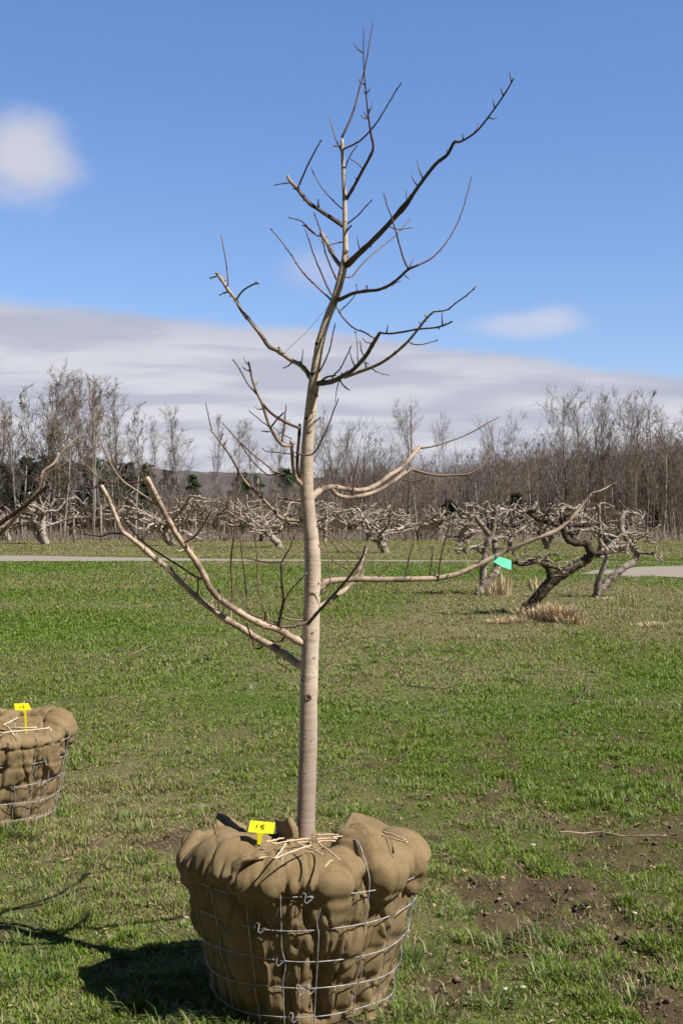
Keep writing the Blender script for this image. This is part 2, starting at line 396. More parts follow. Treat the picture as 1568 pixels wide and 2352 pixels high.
def sheet(name, outline, z, m, kind='structure'):
    me = bpy.data.meshes.new(name); me.from_pydata([(x, y, z) for x, y in outline], [], [tuple(range(len(outline)))]); me.update()
    o = link(name, me, m, smooth=False); tag(o, kind=kind); return o
def edge_pts(pts, jit, step=1.0):
    out = []
    for (x0, y0), (x1, y1) in zip(pts[:-1], pts[1:]):
        n = max(2, int(math.hypot(x1 - x0, y1 - y0) / step))
        for i in range(n):
            t = i / n; out.append((x0 + (x1 - x0) * t, y0 + (y1 - y0) * t + random.uniform(-jit, jit)))
    return out + [pts[-1]]
far = edge_pts([(-60, 58.5), (-14, 54.5), (-3.5, 49.3), (6, 47.5), (14, 45.9)], .15)
nea = edge_pts([(17, 45.4), (6, 46.6), (-3.5, 47.4), (-14, 47.2), (-60, 47.5)], .15)
sheet('path', far + nea, .006, GRAVEL)
gp = [GD(u, v)[:2] for u, v in [(1325, 1318), (1380, 1309), (1420, 1310), (1460, 1303), (1520, 1300), (1600, 1299), (1800, 1299), (1800, 1330), (1600, 1329), (1545, 1326), (1500, 1324), (1450, 1326), (1400, 1321)]]
gp = edge_pts([tuple(p) for p in gp] + [tuple(gp[0])], .12, .6)[:-1]
sheet('gravel_patch', gp, .010, GRAVEL)

# grass: one stuff object of blades, thinner on soil, shorter and drier where the turf is worn
def on_path(x, y):
    lo = np.interp(x, [-60, -14, -3.5, 6, 17], [47.5, 47.2, 47.4, 46.6, 45.4]); hi = np.interp(x, [-60, -14, -3.5, 6, 14, 17], [58.5, 54.5, 50.2, 48.2, 46.6, 45.4])
    a = (y > lo - .3) & (y < hi)
    gq = (y > 33) & (y < 41.3) & (x > np.interp(y, [33, 35, 38, 41.3], [11.0, 7.6, 7.2, 9.2]))
    return (a | gq).astype(float)
def blades(n, dlo, dhi, keepf, hbase, wscale, name, M, label, seed, xm=.9):
    r = np.random.default_rng(seed)
    pw = -.5                                                     # number per metre of depth ~ d^-.5
    t = r.random(n); d = (dlo ** pw + t * (dhi ** pw - dlo ** pw)) ** (1 / pw)
    x = (r.random(n) * 2 - 1) * (.285 * d + xm)
    dt, st, lu = patches(x, d)
    cl = fbm(x * 9, d * 9, 200, 3, .6)                           # clumps
    cl2 = fbm(x * 2.5, d * 2.5, 210, 3, .6)
    ok = r.random(n) < keepf * (1 - .88 * dt) * (.62 + .7 * sstep(.32, .62, cl)) * (1 - on_path(x, d))
    for cbx, rr_ in ((BC, .27), (BL, .27)): ok &= np.hypot(x - cbx[0], d - cbx[1]) > rr_
    x, d, dt, st, lu, cl, cl2 = [a[ok] for a in (x, d, dt, st, lu, cl, cl2)]
    n = len(x); k = np.maximum(1, d / 5.5) ** .9
    hgt = hbase * (.45 + .9 * r.random(n)) * (.60 + .6 * sstep(.4, .7, cl2)) * (.6 + .8 * sstep(.45, .75, cl)) * k ** .35
    long_ = r.random(n) < .03; hgt[long_] *= 1.8
    wd = (.0016 + .0016 * r.random(n)) * k * wscale
    isd = r.random(n) < np.clip(.10 + .72 * st + .25 * dt, 0, .92)
    ang = r.random(n) * 2 * PI; lean = .25 + .75 * r.random(n) ** .8; lean[isd] = .7 + .8 * r.random(isd.sum())
    hgt[isd] *= .85
    dx, dy = np.cos(ang), np.sin(ang); wx, wy = -dy * wd, dx * wd
    z0 = gheight(x, d) - .004
    H = hgt / np.sqrt(1 + lean ** 2)
    m1 = .5; V = np.zeros((n, 5, 3), dtype=np.float32)
    def P_(f, b_): return np.stack([x + dx * H * lean * b_, d + dy * H * lean * b_, z0 + H * f], -1)
    b0 = P_(0, 0); b1 = P_(.62, .38); b2 = P_(1.0, 1.1)
    W = np.stack([wx, wy, np.zeros(n)], -1)
    V[:, 0] = b0 - W; V[:, 1] = b0 + W; V[:, 2] = b1 + W * .8; V[:, 3] = b1 - W * .8; V[:, 4] = b2
    base = np.arange(n)[:, None] * 5
    qd = base + np.array([0, 1, 2, 3]); tr = base + np.array([3, 2, 4])
    g0 = np.array([.225, .330, .026]); g1 = np.array([.095, .185, .012]); g2 = np.array([.25, .27, .08])
    rr1 = r.random(n)[:, None]; rr2 = r.random(n)[:, None]
    cg = g0 * rr1 + g1 * (1 - rr1); cg = np.where(rr2 > .8, g2, cg)
    cg = cg * (1 - lu[:, None] * .6) + np.array([.14, .26, .020]) * lu[:, None] * .6
    s0 = np.array([.48, .41, .25]); s1 = np.array([.25, .195, .11]); s2 = np.array([.38, .27, .18])
    cs = s0 * rr1 + s1 * (1 - rr1); cs = np.where(rr2 > .85, s2, cs)
    Cc = np.where(isd[:, None], cs, cg)
    me = mesh_np(name, V.reshape(-1, 3), qd, tr); attr_color(me, np.repeat(Cc, 5, 0))
    o = link(name, me, M, smooth=False); tag(o, label, 'grass', kind='stuff'); return o
blades(1500000, 3.3, 96.0, 1.0, .029, 1.0, 'grass', GRASS, 'short patchy spring turf of green and straw blades across the field', 3)
# longer bright tufts
def tufts(spots, name, M, cols, label, cat, seed=4, fl=1.0):
    r = np.random.default_rng(seed); A = []; Cc = []
    for (x0, y0, rad, n, h, sp) in spots:
        x = x0 + r.normal(size=n) * rad * .5; y = y0 + r.normal(size=n) * rad * .5
        hh = h * (.5 + .8 * r.random(n)); ang = np.arctan2(y - y0, x - x0) + r.normal(size=n) * .7; ln = sp * (.3 + r.random(n)) * fl
        wd = .0022 * max(1, y0 / 6) * (.7 + .6 * r.random(n))
        dx, dy = np.cos(ang), np.sin(ang); z0 = gheight(x, y) - .004
        V = np.zeros((n, 5, 3)); W = np.stack([-dy * wd, dx * wd, 0 * wd], -1)
        b0 = np.stack([x, y, z0], -1); b1 = np.stack([x + dx * hh * ln * .4, y + dy * hh * ln * .4, z0 + hh * .62], -1)
        b2 = np.stack([x + dx * hh * ln, y + dy * hh * ln, z0 + hh * (1 - .25 * ln)], -1); b2[:, 2] = np.maximum(b2[:, 2], .006)
        V[:, 0] = b0 - W; V[:, 1] = b0 + W; V[:, 2] = b1 + W * .8; V[:, 3] = b1 - W * .8; V[:, 4] = b2
        A.append(V); k = r.random(n)[:, None]; cc_ = cols[r.integers(0, len(cols), n)] * (.75 + .5 * k); Cc.append(cc_)
    V = np.concatenate(A); n = len(V); base = np.arange(n)[:, None] * 5
    me = mesh_np(name, V.reshape(-1, 3), base + np.array([0, 1, 2, 3]), base + np.array([3, 2, 4])); attr_color(me, np.repeat(np.concatenate(Cc), 5, 0))
    tag(link(name, me, M, smooth=False), label, cat, kind='stuff')
gcols = np.array([[.13, .22, .04], [.10, .18, .03], [.22, .28, .08], [.40, .38, .20]])
sp = []
for (u, v) in [(1290, 2200), (1240, 2150), (1150, 2160), (1080, 2085), (960, 2190), (930, 2210), (985, 2225), (1260, 2240), (1450, 2290), (1180, 1900), (1230, 1905), (1420, 1840), (1480, 1880), (1500, 1835), (1370, 2250),
               (460, 2345), (330, 2330), (390, 2345), (520, 2350), (140, 2010), (60, 2040), (330, 1905), (300, 1880), (480, 1960), (30, 1910), (60, 1925), (200, 1900), (110, 2200), (160, 2080), (30, 2250), (1120, 2300), (1000, 2330), (900, 2345), (1350, 1600), (1180, 1560), (950, 1500), (820, 1530), (900, 2150), (905, 2100), (880, 2190)]:
    p = GD(u, v); sp.append((p[0], p[1], random.uniform(.05, .11), random.randint(40, 90), random.uniform(.045, .08), 1.0))
r2 = random.Random(5)
for i in range(260):
    d = 3.6 + 12 * r2.random() ** 1.6; x = r2.uniform(-.28, .28) * d
    if np.hypot(x - BC[0], d - BC[1]) < .36: continue
    if float(patches(np.array([x]), np.array([d]))[0][0]) > .3: continue
    sp.append((x, d, r2.uniform(.03, .10), r2.randint(14, 40), r2.uniform(.03, .06), 1.1))
tufts(sp, 'grass_tufts', GRASS, gcols, 'longer bright green grass tufts standing out of the worn turf', 'grass tufts')
# straw round the foot of the leaning apple tree
sc_ = np.array([[.52, .42, .26], [.42, .32, .20], [.60, .50, .33], [.34, .24, .15]])
sp = []
for (u, v, n, h, s_) in [(1270, 1425, 220, .30, 1.2), (1230, 1420, 160, .2, 1.5), (1290, 1428, 220, .28, 1.2), (1180, 1428, 160, .10, 2.0), (1150, 1432, 120, .09, 2.0), (1310, 1432, 120, .15, 1.5),
                         (1130, 1368, 70, .35, .6), (1155, 1366, 60, .5, .35), (1215, 1350, 30, .25, .5), (1240, 1355, 40, .3, .6), (1490, 1440, 40, .10, 2.2), (1510, 1436, 40, .08, 2.2), (1390, 1378, 40, .08, 1.6)]:
    p = GD(u, v); sp.append((p[0], p[1], .22, n, h, s_))
tufts(sp, 'dry_grass', STRAW, sc_, 'heap of long pale dead grass round the foot of the leaning apple tree', 'dry grass', 8)
# clods of soil on the bare patches
r = np.random.default_rng(12); n = 16000
d = 3.5 + 9 * r.random(n) ** 1.5; x = (r.random(n) * 2 - 1) * (.285 * d + .5); dt, _, _ = patches(x, d); ok = r.random(n) < dt * .8; ok &= np.hypot(x - BC[0], d - BC[1]) > .4
x = x[ok]; d = d[ok]; n = len(x); z = gheight(x, d); s_ = .004 + .015 * r.random(n) ** 3
oct_ = np.array([[1, 0, 0], [0, 1, 0], [-1, 0, 0], [0, -1, 0], [0, 0, .7], [0, 0, -.5]])
V = np.stack([x, d, z], -1)[:, None] + oct_[None] * (s_[:, None, None] * (.6 + .8 * r.random((n, 6, 3))))
fc = np.array([[0, 1, 4], [1, 2, 4], [2, 3, 4], [3, 0, 4], [1, 0, 5], [2, 1, 5], [3, 2, 5], [0, 3, 5]])
me = mesh_np('soil_clods', V.reshape(-1, 3), None, (np.arange(n)[:, None, None] * 6 + fc).reshape(-1, 3))
SOIL = M_simple('soil', (.10, .065, .045), (.19, .13, .09), 25, 1.0)
tag(link('soil_clods', me, SOIL), 'loose brown soil crumbs scattered over the bare patches', 'soil', kind='stuff')
# dead leaves and clippings
n = 1100; d = 3.5 + 11 * r.random(n) ** 1.4; x = (r.random(n) * 2 - 1) * (.285 * d + .5)
ok = np.hypot(x - BC[0], d - BC[1]) > .4; x = x[ok]; d = d[ok]; n = len(x)
z = gheight(x, d) + .008 + .012 * r.random(n); a = r.random(n) * 2 * PI; L = .006 + .012 * r.random(n); Wd = L * (.25 + .5 * r.random(n)); tl = (r.random(n) - .5) * .8
ca, sa = np.cos(a), np.sin(a)
def lp(s, t): return np.stack([x + ca * L * s - sa * Wd * t, d + sa * L * s + ca * Wd * t, z + tl * L * s + abs(t) * .3 * Wd], -1)
V = np.stack([lp(-1, 0), lp(-.1, -1), lp(1, 0), lp(-.1, 1)], 1)
bb = np.arange(n)[:, None] * 4
me = mesh_np('dead_leaves', V.reshape(-1, 3), None, np.concatenate([bb + np.array([0, 1, 2]), bb + np.array([0, 2, 3])]))
lc = np.array([[.38, .24, .16], [.24, .14, .09], [.48, .34, .24], [.50, .42, .30]])[r.integers(0, 4, n)] * (.7 + .5 * r.random(n))[:, None]
attr_color(me, np.repeat(lc, 4, 0)); tag(link('dead_leaves', me, STRAW, smooth=False), 'small dead leaves and clippings lying in the turf', 'dead leaves', kind='stuff')

# ------------------------------------------------------------------ root balls
RINGZ = [.044, .136, .227, .327, .427]
PROF = np.array([(.0, -.02), (.262, -.02), (.272, .0), (.284, .05), (.300, .12), (.320, .2), (.338, .28), (.352, .35), (.365, .41), (.374, .45), (.368, .480), (.342, .506), (.300, .520), (.245, .522), (.19, .518), (.12, .514), (.05, .512), (.0, .512)])
def prof_r(z): # outer radius at height z on the side
    return np.interp(z, PROF[2:10, 1], PROF[2:10, 0])
def build_ball(seed, thetas, lumps, sag):
    """theta measured from the side facing the camera, to the right; lumps = (theta_deg, r, z, radius, height)"""
    S = catmull(PROF, 12); S = S[np.insert(np.cumsum(np.linalg.norm(np.diff(S, axis=0), axis=1)) > 0, 0, True)]
    L = np.insert(np.cumsum(np.linalg.norm(np.diff(S, axis=0), axis=1)), 0, 0)
    M_, N = 210, 460
    sl = np.linspace(0, L[-1], M_); pr = np.interp(sl, L, S[:, 0]); pz = np.interp(sl, L, S[:, 1])
    pr[-1] = 0; 
    dr = np.gradient(pr); dz = np.gradient(pz); nl = np.hypot(dr, dz); nr, nz = dz / nl, -dr / nl       # outward normal in profile
    th = np.arange(N) / N * 2 * PI
    TH, PR = np.meshgrid(th, pr); _, PZ = np.meshgrid(th, pz); _, NR = np.meshgrid(th, nr); _, NZ = np.meshgrid(th, nz)
    s = seed * 100
    P3 = np.stack([PR * np.sin(TH), -PR * np.cos(TH), PZ], -1)
    side = sstep(.0, .05, PZ) * sstep(.60, .25, NZ)            # 1 on the flanks
    topm = sstep(.25, .75, NZ)
    # noise on the cylinder, periodic in theta
    def pn(k, sy, sd, o=4, g=.5):
        q_ = TH / (2 * PI)
        a = fbm(q_ * k, PZ * sy + PR * sy * .7, s + sd, o, g); b_ = fbm((q_ - 1) * k + 1000, PZ * sy + PR * sy * .7, s + sd + 7, o, g)
        f = sstep(.93, 1.0, q_); return a * (1 - f) + fbm((q_ - 1) * k, PZ * sy + PR * sy * .7, s + sd, o, g) * f
    D = (pn(9, 5, 1) - .5) * .034
    # creased folds: ridged noise, long in height
    warp = (pn(5, 3, 2, 2) - .5) * 1.2
    rid = 1 - np.abs(2 * fbm(TH / (2 * PI) * 22 + warp * 1.6, PZ * 1.4, s + 3, 2, .4) - 1)
    seam = sstep(0, .05, TH) * sstep(2 * PI, 2 * PI - .05, TH)
    D += side * (rid - .62) * .040 * seam
    rid2 = 1 - np.abs(2 * fbm(TH / (2 * PI) * 55 + warp * 5, PZ * 9 + warp * 2, s + 5, 3, .55) - 1)
    D += (rid2 - .6) * .004 * seam
    # wires pulled tight: cloth swells between them
    wd = np.zeros_like(TH)
    for rz in RINGZ: wd = np.maximum(wd, np.exp(-((PZ - rz) / .016) ** 2))
    for t in thetas:
        dth = np.abs((TH - math.radians(t) + PI) % (2 * PI) - PI) * np.maximum(PR, .1)
        wd = np.maximum(wd, .7 * np.exp(-(dth / .014) ** 2))
    D += side * (.002 - .007 * wd)
    # narrow creases where the cloth is pinched: vertical on the flanks, wandering on top
    def crease(a_, b_, sd, wdt): return np.exp(-(np.abs(fbm(a_, b_, s + sd, 2, .4) - .5) / wdt) ** 1.3)
    q1 = TH / (2 * PI)
    cs = crease(q1 * 11 + warp * .7, PZ * .8, 60, .022) + .8 * crease(q1 * 19 + warp * .8, PZ * 1.6 + q1 * 9, 63, .02) + .6 * crease(q1 * 31 + warp * .8, PZ * 3 - q1 * 14, 64, .022)
    D -= side * .019 * cs * seam
    xx, yy = PR * np.sin(TH), PR * np.cos(TH)
    ct = crease(xx * 6 + 3 + warp * .3, yy * 6 + seed, 66, .02) + .6 * crease(xx * 10 + warp * .3, yy * 10 + 5, 69, .02)
    tm_ = sstep(.36, .46, PZ)
    D -= tm_ * .013 * (ct + .3 * crease(q1 * 24 + warp + PZ * 6, PR * 5, 75, .025) * seam)
    D += tm_ * (fbm(xx * 26, yy * 26 + PZ * 20, s + 71, 3) - .5) * .004
    # radial gathers on top
    g = np.cos(TH * 17 + 3 * np.sin(TH * 3 + seed) + 30 * PR) * .5 + np.cos(TH * 9 + seed + 12 * PR) * .5
    D += topm * g * .008 * sstep(.04, .15, PR)
    # pillow lumps with creased valleys
    best = np.zeros_like(TH); P3n = P3
    rr = np.random.default_rng(seed)
    for (t, r_, z_, R_, A_) in lumps:
        c_ = np.array([r_ * math.sin(math.radians(t)), -r_ * math.cos(math.radians(t)), z_]) if r_ is not None else np.array(t); t = float(c_[0] * 50)
        wv_ = .70 + .60 * fbm(TH * 2.6 + t, PZ * 7 + PR * 7, s + 40, 3)
        ax = rr.uniform(0, PI); dv = P3n - c_; ca, sa = math.cos(ax), math.sin(ax)      # each roll of cloth is longer one way
        tn = np.array([math.cos(math.atan2(c_[0], -c_[1])), math.sin(math.atan2(c_[0], -c_[1])), 0]); e1 = ca * tn + np.array([0, 0, sa]); e2 = -sa * tn + np.array([0, 0, ca]); e3 = np.cross(e1, e2)
        dd = np.sqrt((dv @ e1 / 1.28) ** 2 + (dv @ e2 / .80) ** 2 + (dv @ e3) ** 2) / (R_ * wv_)
        best = np.maximum(best, A_ * np.sqrt(np.clip(1 - dd * dd, 0, 1)) ** .8)
    D += best - .004
    D[PR < .02] *= .3
    Dn = D
    # nudge: lumps hang outwards and slightly down over the wire
    Xr = PR + Dn * NR * 1.0 ; Zr = PZ + Dn * NZ
    Xr = np.maximum(Xr, 0); Zr -= best * side * .25
    Zr -= sstep(.40, .52, PZ) * (sstep(0, .25, -Xr * np.cos(TH)) * .065 * sag + (.045 if seed == 8 else 0) * sstep(-.1, .2, Xr * np.cos(TH)))     # the cloth sits lower at the back
    Zr = np.maximum(Zr, -.03)
    V = np.stack([Xr * np.sin(TH), -Xr * np.cos(TH), Zr], -1)
    idx = np.arange(M_ * N).reshape(M_, N); i2 = np.roll(idx, -1, 1)
    qd = np.stack([idx[:-1], i2[:-1], i2[1:], idx[1:]], -1).reshape(-1, 4)
    return mesh_np('burlap_wrap', V.reshape(-1, 3), qd), (V, TH, PZ)
def bsheet(ctrl, n=18, th=.004, name='cloth_fold', parent=None, wr=.006, seed=0):
    """cloth patch through a grid of control points"""
    C_ = np.array(ctrl, float); rows = np.array([catmull(r_, 6) for r_ in C_])
    full = np.array([catmull(rows[:, j], 6) for j in range(rows.shape[1])])      # (cols, rows, 3)
    a, b_ = full.shape[:2]
    ii, jj = np.meshgrid(np.arange(a), np.arange(b_), indexing='ij')
    full = full + ((fbm(ii * .45, jj * .45, seed + 3, 3) - .5) * wr * 2.5)[..., None] * np.array([.5, -1, .4])
    idx = np.arange(a * b_).reshape(a, b_)
    qd = np.stack([idx[:-1, :-1], idx[1:, :-1], idx[1:, 1:], idx[:-1, 1:]], -1).reshape(-1, 4)
    me = mesh_np(name, full.reshape(-1, 3), qd); o = link(name, me, BURLAP, parent)
    sm = o.modifiers.new('thick', 'SOLIDIFY'); sm.thickness = th; sm.offset = 0
    sb = o.modifiers.new('sub', 'SUBSURF'); sb.levels = sb.render_levels = 1
    return o
def wires(parent, thetas, kinks, loose=()):
    tb = TB()
    for i, rz in enumerate(RINGZ):
        th = np.linspace(0, 2 * PI, 241); r_ = prof_r(rz) + .013 + .003 * np.sin(th * 7 + i)
        z = rz + .004 * np.sin(th * 3 + i * 1.7)
        for t in kinks[i]:
            tt = math.radians(t)
            # denser samples handled by local S-shaped kink
            dth = (th - tt + PI) % (2 * PI) - PI
            z = z + .0 * dth
        P = np.stack([r_ * np.sin(th), -r_ * np.cos(th), z], -1)
        # cut and insert the kinks
        pts = []
        for j in range(len(th)):
            pts.append(P[j])
            for t in kinks[i]:
                if th[j] <= math.radians(t) % (2 * PI) < (th[j + 1] if j + 1 < len(th) else 9):
                    R_ = prof_r(rz) + .016; t0 = math.radians(t)
                    for (a, dz) in ((.015, .004), (.045, .016), (.062, .012), (.050, -.010), (.070, -.016), (.10, -.006), (.12, .0)):
                        pts.append(np.array([R_ * math.sin(t0 + a - .05), -R_ * math.cos(t0 + a - .05), rz + dz]))
        tb.tube(np.array(pts), .0018, 5, cap=False)
    for k, t in enumerate(thetas):
        t0 = math.radians(t); zz = np.linspace(.012, .50, 30)
        kz = .10 + .06 * ((k * 7) % 5)
        wig = .012 * np.exp(-((zz - kz) / .012) ** 2) * (1 if k % 2 else -1) + .02 * math.sin(k) * (zz - .2)
        r_ = prof_r(np.minimum(zz, .455)) + .015 - .02 * sstep(.455, .50, zz)
        P = np.stack([r_ * np.sin(t0 + wig / r_), -r_ * np.cos(t0 + wig / r_), zz], -1)
        hook = np.array([[.33, .560], [.29, .562], [.27, .556]])
        P2 = np.array([[a * math.sin(t0), -a * math.cos(t0), z] for a, z in hook])
        tb.tube(catmull(np.vstack([P[:-1:3], P[-1:], P2]), 5) if k in loose else catmull(P[::2], 3), .0018, 5, cap=False)
    return link('wire_basket', tb.mesh('wire_basket'), WIRE, parent)

TH_W = [-25, -9, 8.5, 32, 50, 72, 94, 117, 139, 161, 184, 206, 229, 251, 273, 295, 315]
root = empty('balled_tree', tuple(BC))
tag(root, 'tall leafless young tree rising from the burlap ball in the foreground, whole tree in view', 'tree', 'balled trees standing on the grass')
def LG(x, y, d, R_, A_):
    u, v = fr('G', [(x, y)])[0]; return (UP(u, v, d) - BC, None, None, R_, A_)
lumps = [LG(400, 365, 3.86, .100, .044), LG(600, 455, 3.74, .095, .030), LG(205, 380, 4.05, .095, .032), LG(300, 450, 3.90, .095, .020),
         LG(790, 440, 3.74, .080, .022), LG(960, 470, 3.76, .110, .024), LG(1105, 335, 3.88, .105, .072), LG(1190, 430, 3.84, .085, .040), LG(1320, 380, 3.95, .110, .036),
         LG(1000, 650, 3.74, .09, .016), LG(1000, 820, 3.76, .08, .014), LG(760, 820, 3.73, .06, .012), LG(1230, 640, 3.86, .07, .014),
         LG(420, 650, 3.80, .08, .018), LG(250, 600, 4.0, .08, .016), LG(730, 360, 3.85, .06, .014),
         (-104, .31, .50, .08, .022), (-128, .30, .50, .07, .012), (125, .31, .50, .08, .020), (100, .33, .48, .09, .030)]
bm_, _ = build_ball(3, TH_W, lumps, 1.0)
wrap = link('burlap_wrap', bm_, BURLAP, root)
def loc(u, v, d, c=BC): return UP(u, v, d) - c
def fl(f, rows, depths):
    """control rows in photo units with one depth per row"""
    return [[loc(*(fr(f, [p])[0]), dd if np.isscalar(dd) else dd[i]) for i, p in enumerate(row)] for row, dd in zip(rows, depths)]
# pointed flap at the back left, curled flap beside the trunk, tall flap at the back right
bsheet(fl('G', [[(345, 145), (400, 165), (455, 195), (500, 215)], [(340, 185), (395, 205), (450, 235), (500, 250)], [(345, 250), (400, 268), (455, 285), (520, 290)]],
          [4.30, 4.24, 4.20]), parent=wrap, seed=1)
bsheet(fl('G', [[(325, 235), (380, 228), (430, 245), (470, 275)], [(330, 262), (380, 262), (430, 275), (480, 292)], [(350, 285), (390, 300), (440, 302), (480, 305)]],
          [4.16, 4.08, 4.05]), parent=wrap, th=.02, seed=2)
bsheet(fl('G', [[(640, 180), (690, 190), (720, 168), (750, 200)], [(650, 215), (690, 235), (730, 220), (765, 240)], [(655, 262), (690, 285), (735, 282), (768, 285)]],
          [(4.12, 4.02, 4.0, 4.03), (4.12, 4.02, 3.98, 4.0), (4.12, 4.03, 3.98, 4.0)]), parent=wrap, seed=3)
bsheet(fl('G', [[(1045, 142), (1110, 158), (1180, 185), (1250, 225)], [(1015, 195), (1090, 215), (1170, 230), (1260, 255)], [(990, 250), (1080, 265), (1170, 270), (1280, 290)]],
          [(4.30, 4.29, 4.27, 4.25), (4.24, 4.20, 4.18, 4.17), (4.15, 4.12, 4.1, 4.1)]), parent=wrap, seed=4)
bsheet(fl('G', [[(1200, 235), (1290, 232), (1370, 255), (1430, 310), (1448, 380)], [(1190, 262), (1280, 258), (1350, 285), (1400, 330), (1425, 410)], [(1180, 290), (1260, 285), (1320, 310), (1370, 350), (1400, 420)]],
          [(4.22, 4.22, 4.2, 4.14, 4.08), (4.14, 4.12, 4.1, 4.04, 3.98), (4.08, 4.02, 3.99, 3.95, 3.93)]), parent=wrap, th=.016, seed=5)
bsheet(fl('G', [[(425, 400), (480, 372), (540, 372), (590, 385)], [(415, 450), (470, 400), (530, 388), (580, 392)], [(425, 520), (450, 450), (500, 408), (560, 398)]],
          [(3.71, 3.70, 3.71, 3.74), (3.70, 3.69, 3.71, 3.75), (3.70, 3.72, 3.74, 3.78)]), parent=wrap, th=.006, seed=6)
bsheet(fl('G', [[(850, 240), (862, 262), (850, 290)], [(832, 255), (838, 280), (835, 305)]], [(3.93, 3.92, 3.90), (3.90, 3.89, 3.88)]), parent=wrap, th=.004, seed=7)
wires(root, TH_W, [[-5], [-1, 4], [-12], [-20], [2]], loose=(1, 3))
def twines(parent, segs, c, zoff=.566, rad=.0028):
    for pts in segs:
        P = np.array([GD(*p, zoff) - c for p in fr(*pts)]) + np.array([0, 0, 0])
        P = catmull(P, 5); P[:, 2] += (rng.random(len(P)) - .5) * .003
        tb = TB(); tb.tube(P, rad * (.85 + .3 * rng.random(len(P))), 5); link('twine', tb.mesh('twine'), TWINE, parent)
twines(root, [('H', [(380, 530), (480, 505), (600, 478)]), ('H', [(450, 548), (680, 515), (900, 480)]), ('H', [(1000, 442), (1150, 436), (1290, 438)]), ('H', [(1000, 492), (1130, 485), (1260, 492)]),
              ('H', [(990, 522), (1120, 514), (1240, 512)]), ('H', [(490, 730), (560, 640), (625, 545)]), ('H', [(490, 732), (700, 650), (930, 570)]), ('H', [(740, 530), (900, 600), (1080, 680)]), ('H', [(1000, 520), (1140, 630), (1290, 745)]),
              ('H', [(760, 545), (860, 528), (940, 540)]), ('H', [(1200, 470), (1330, 455), (1500, 440)]), ('G', [(1190, 255), (1250, 280), (1310, 295), (1330, 300)]), ('G', [(1200, 245), (1260, 262), (1320, 290)])], BC)
twines(root, [('G', [(640, 385), (600, 378), (560, 385)]), ('G', [(960, 392), (930, 400), (905, 430)])], BC, .556, .0022)

# ------------------------------------------------------------------ the young tree: trunk and limbs
TR = [(700, 1940, 23), (702, 1905, 21.5), (705, 1800, 21), (708, 1700, 20.5), (709, 1600, 20), (712, 1500, 20), (714, 1440, 19.7), (716, 1380, 19), (718, 1300, 18.5), (715, 1240, 17.5), (709, 1190, 16.5),
      (704, 1130, 16.5), (704, 1060, 15), (708, 1000, 14), (714, 940, 13.5), (721, 880, 13), (728, 830, 11), (734, 790, 10), (750, 735, 9), (768, 690, 9.2), (780, 650, 9), (789, 610, 8.8), (793, 575, 6.8), (792, 520, 5.5), (791, 460, 5), (788, 390, 4.2), (785, 320, 4)]
TD = 4.07
def tdepth(v): return TD + .03 * math.sin((1905 - v) / 260) - .05 * max(0, (1200 - v) / 1000)
curves = []          # (pts2d, depth, radius_px, object)
def lay(P2, D_, Rr): # photo points with depth to points local to the tree
    return np.array([loc(p[0], p[1], d_) for p, d_ in zip(P2, D_)]), Rr * D_ / FD
tr = np.array(TR); cu = catmull(tr, 8)
D_ = np.array([tdepth(v) for v in cu[:, 1]]); P3, r3 = lay(cu[:, :2], D_, cu[:, 2])
r3 = r3 * (1 + .05 * (fbm(np.arange(len(r3)) * .35, np.zeros(len(r3)), 4, 3) - .5) * 2)
tb = TB(); tb.tube(P3, r3, 20, jit=.03)
def knot(tb, p, nrm, s):
    a = np.linspace(0, 2 * PI, 13); nrm = nrm / np.linalg.norm(nrm); u_ = np.cross(nrm, [0, 0, 1.0]); u_ /= np.linalg.norm(u_); w_ = np.cross(nrm, u_)
    P = np.array([p + u_ * math.cos(t) * s + w_ * math.sin(t) * s * .85 for t in a]); tb.tube(P, s * .35, 6, cap=False)
    tb.tube(np.array([p - nrm * s * .6, p + nrm * s * .12]), s * .55, 6)
trunk = link('trunk', tb.mesh('trunk'), YBARK, root)
for (u, v, s_, a) in [(706, 1598, .0095, -.05), (721, 1515, .004, .5), (692, 1560, .005, -.8), (716, 1455, .004, .2), (700, 1345, .004, -.5), (734, 1335, .004, .9), (722, 945, .005, .5), (716, 990, .005, .2), (722, 912, .006, .8), (700, 1110, .004, -.6), (712, 860, .006, -.6), (728, 790, .006, -.7), (790, 578, .006, .3), (708, 1700, .003, .3), (697, 1780, .003, -.3), (716, 1860, .003, .3), (793, 458, .004, -.3), (700, 960, .005, -.6)]:
    tbk = TB(); i = np.argmin(abs(cu[:, 1] - v)); rad = r3[i]
    c_ = P3[i]; nrm = np.array([math.sin(a), -math.cos(a), .05]); knot(tbk, c_ + nrm * rad * .97, nrm, s_)
    link('knot', tbk.mesh('knot'), KNOT, trunk)
curves.append((cu[:, :2], D_, cu[:, 2], trunk))
BR = []   # frame, points, radii (start, end) or list, depth change, material
def br(f, pts, r, dd=0.0, m=None, d0=None, spur=1): BR.append((f, pts, r, dd, m, d0, spur))
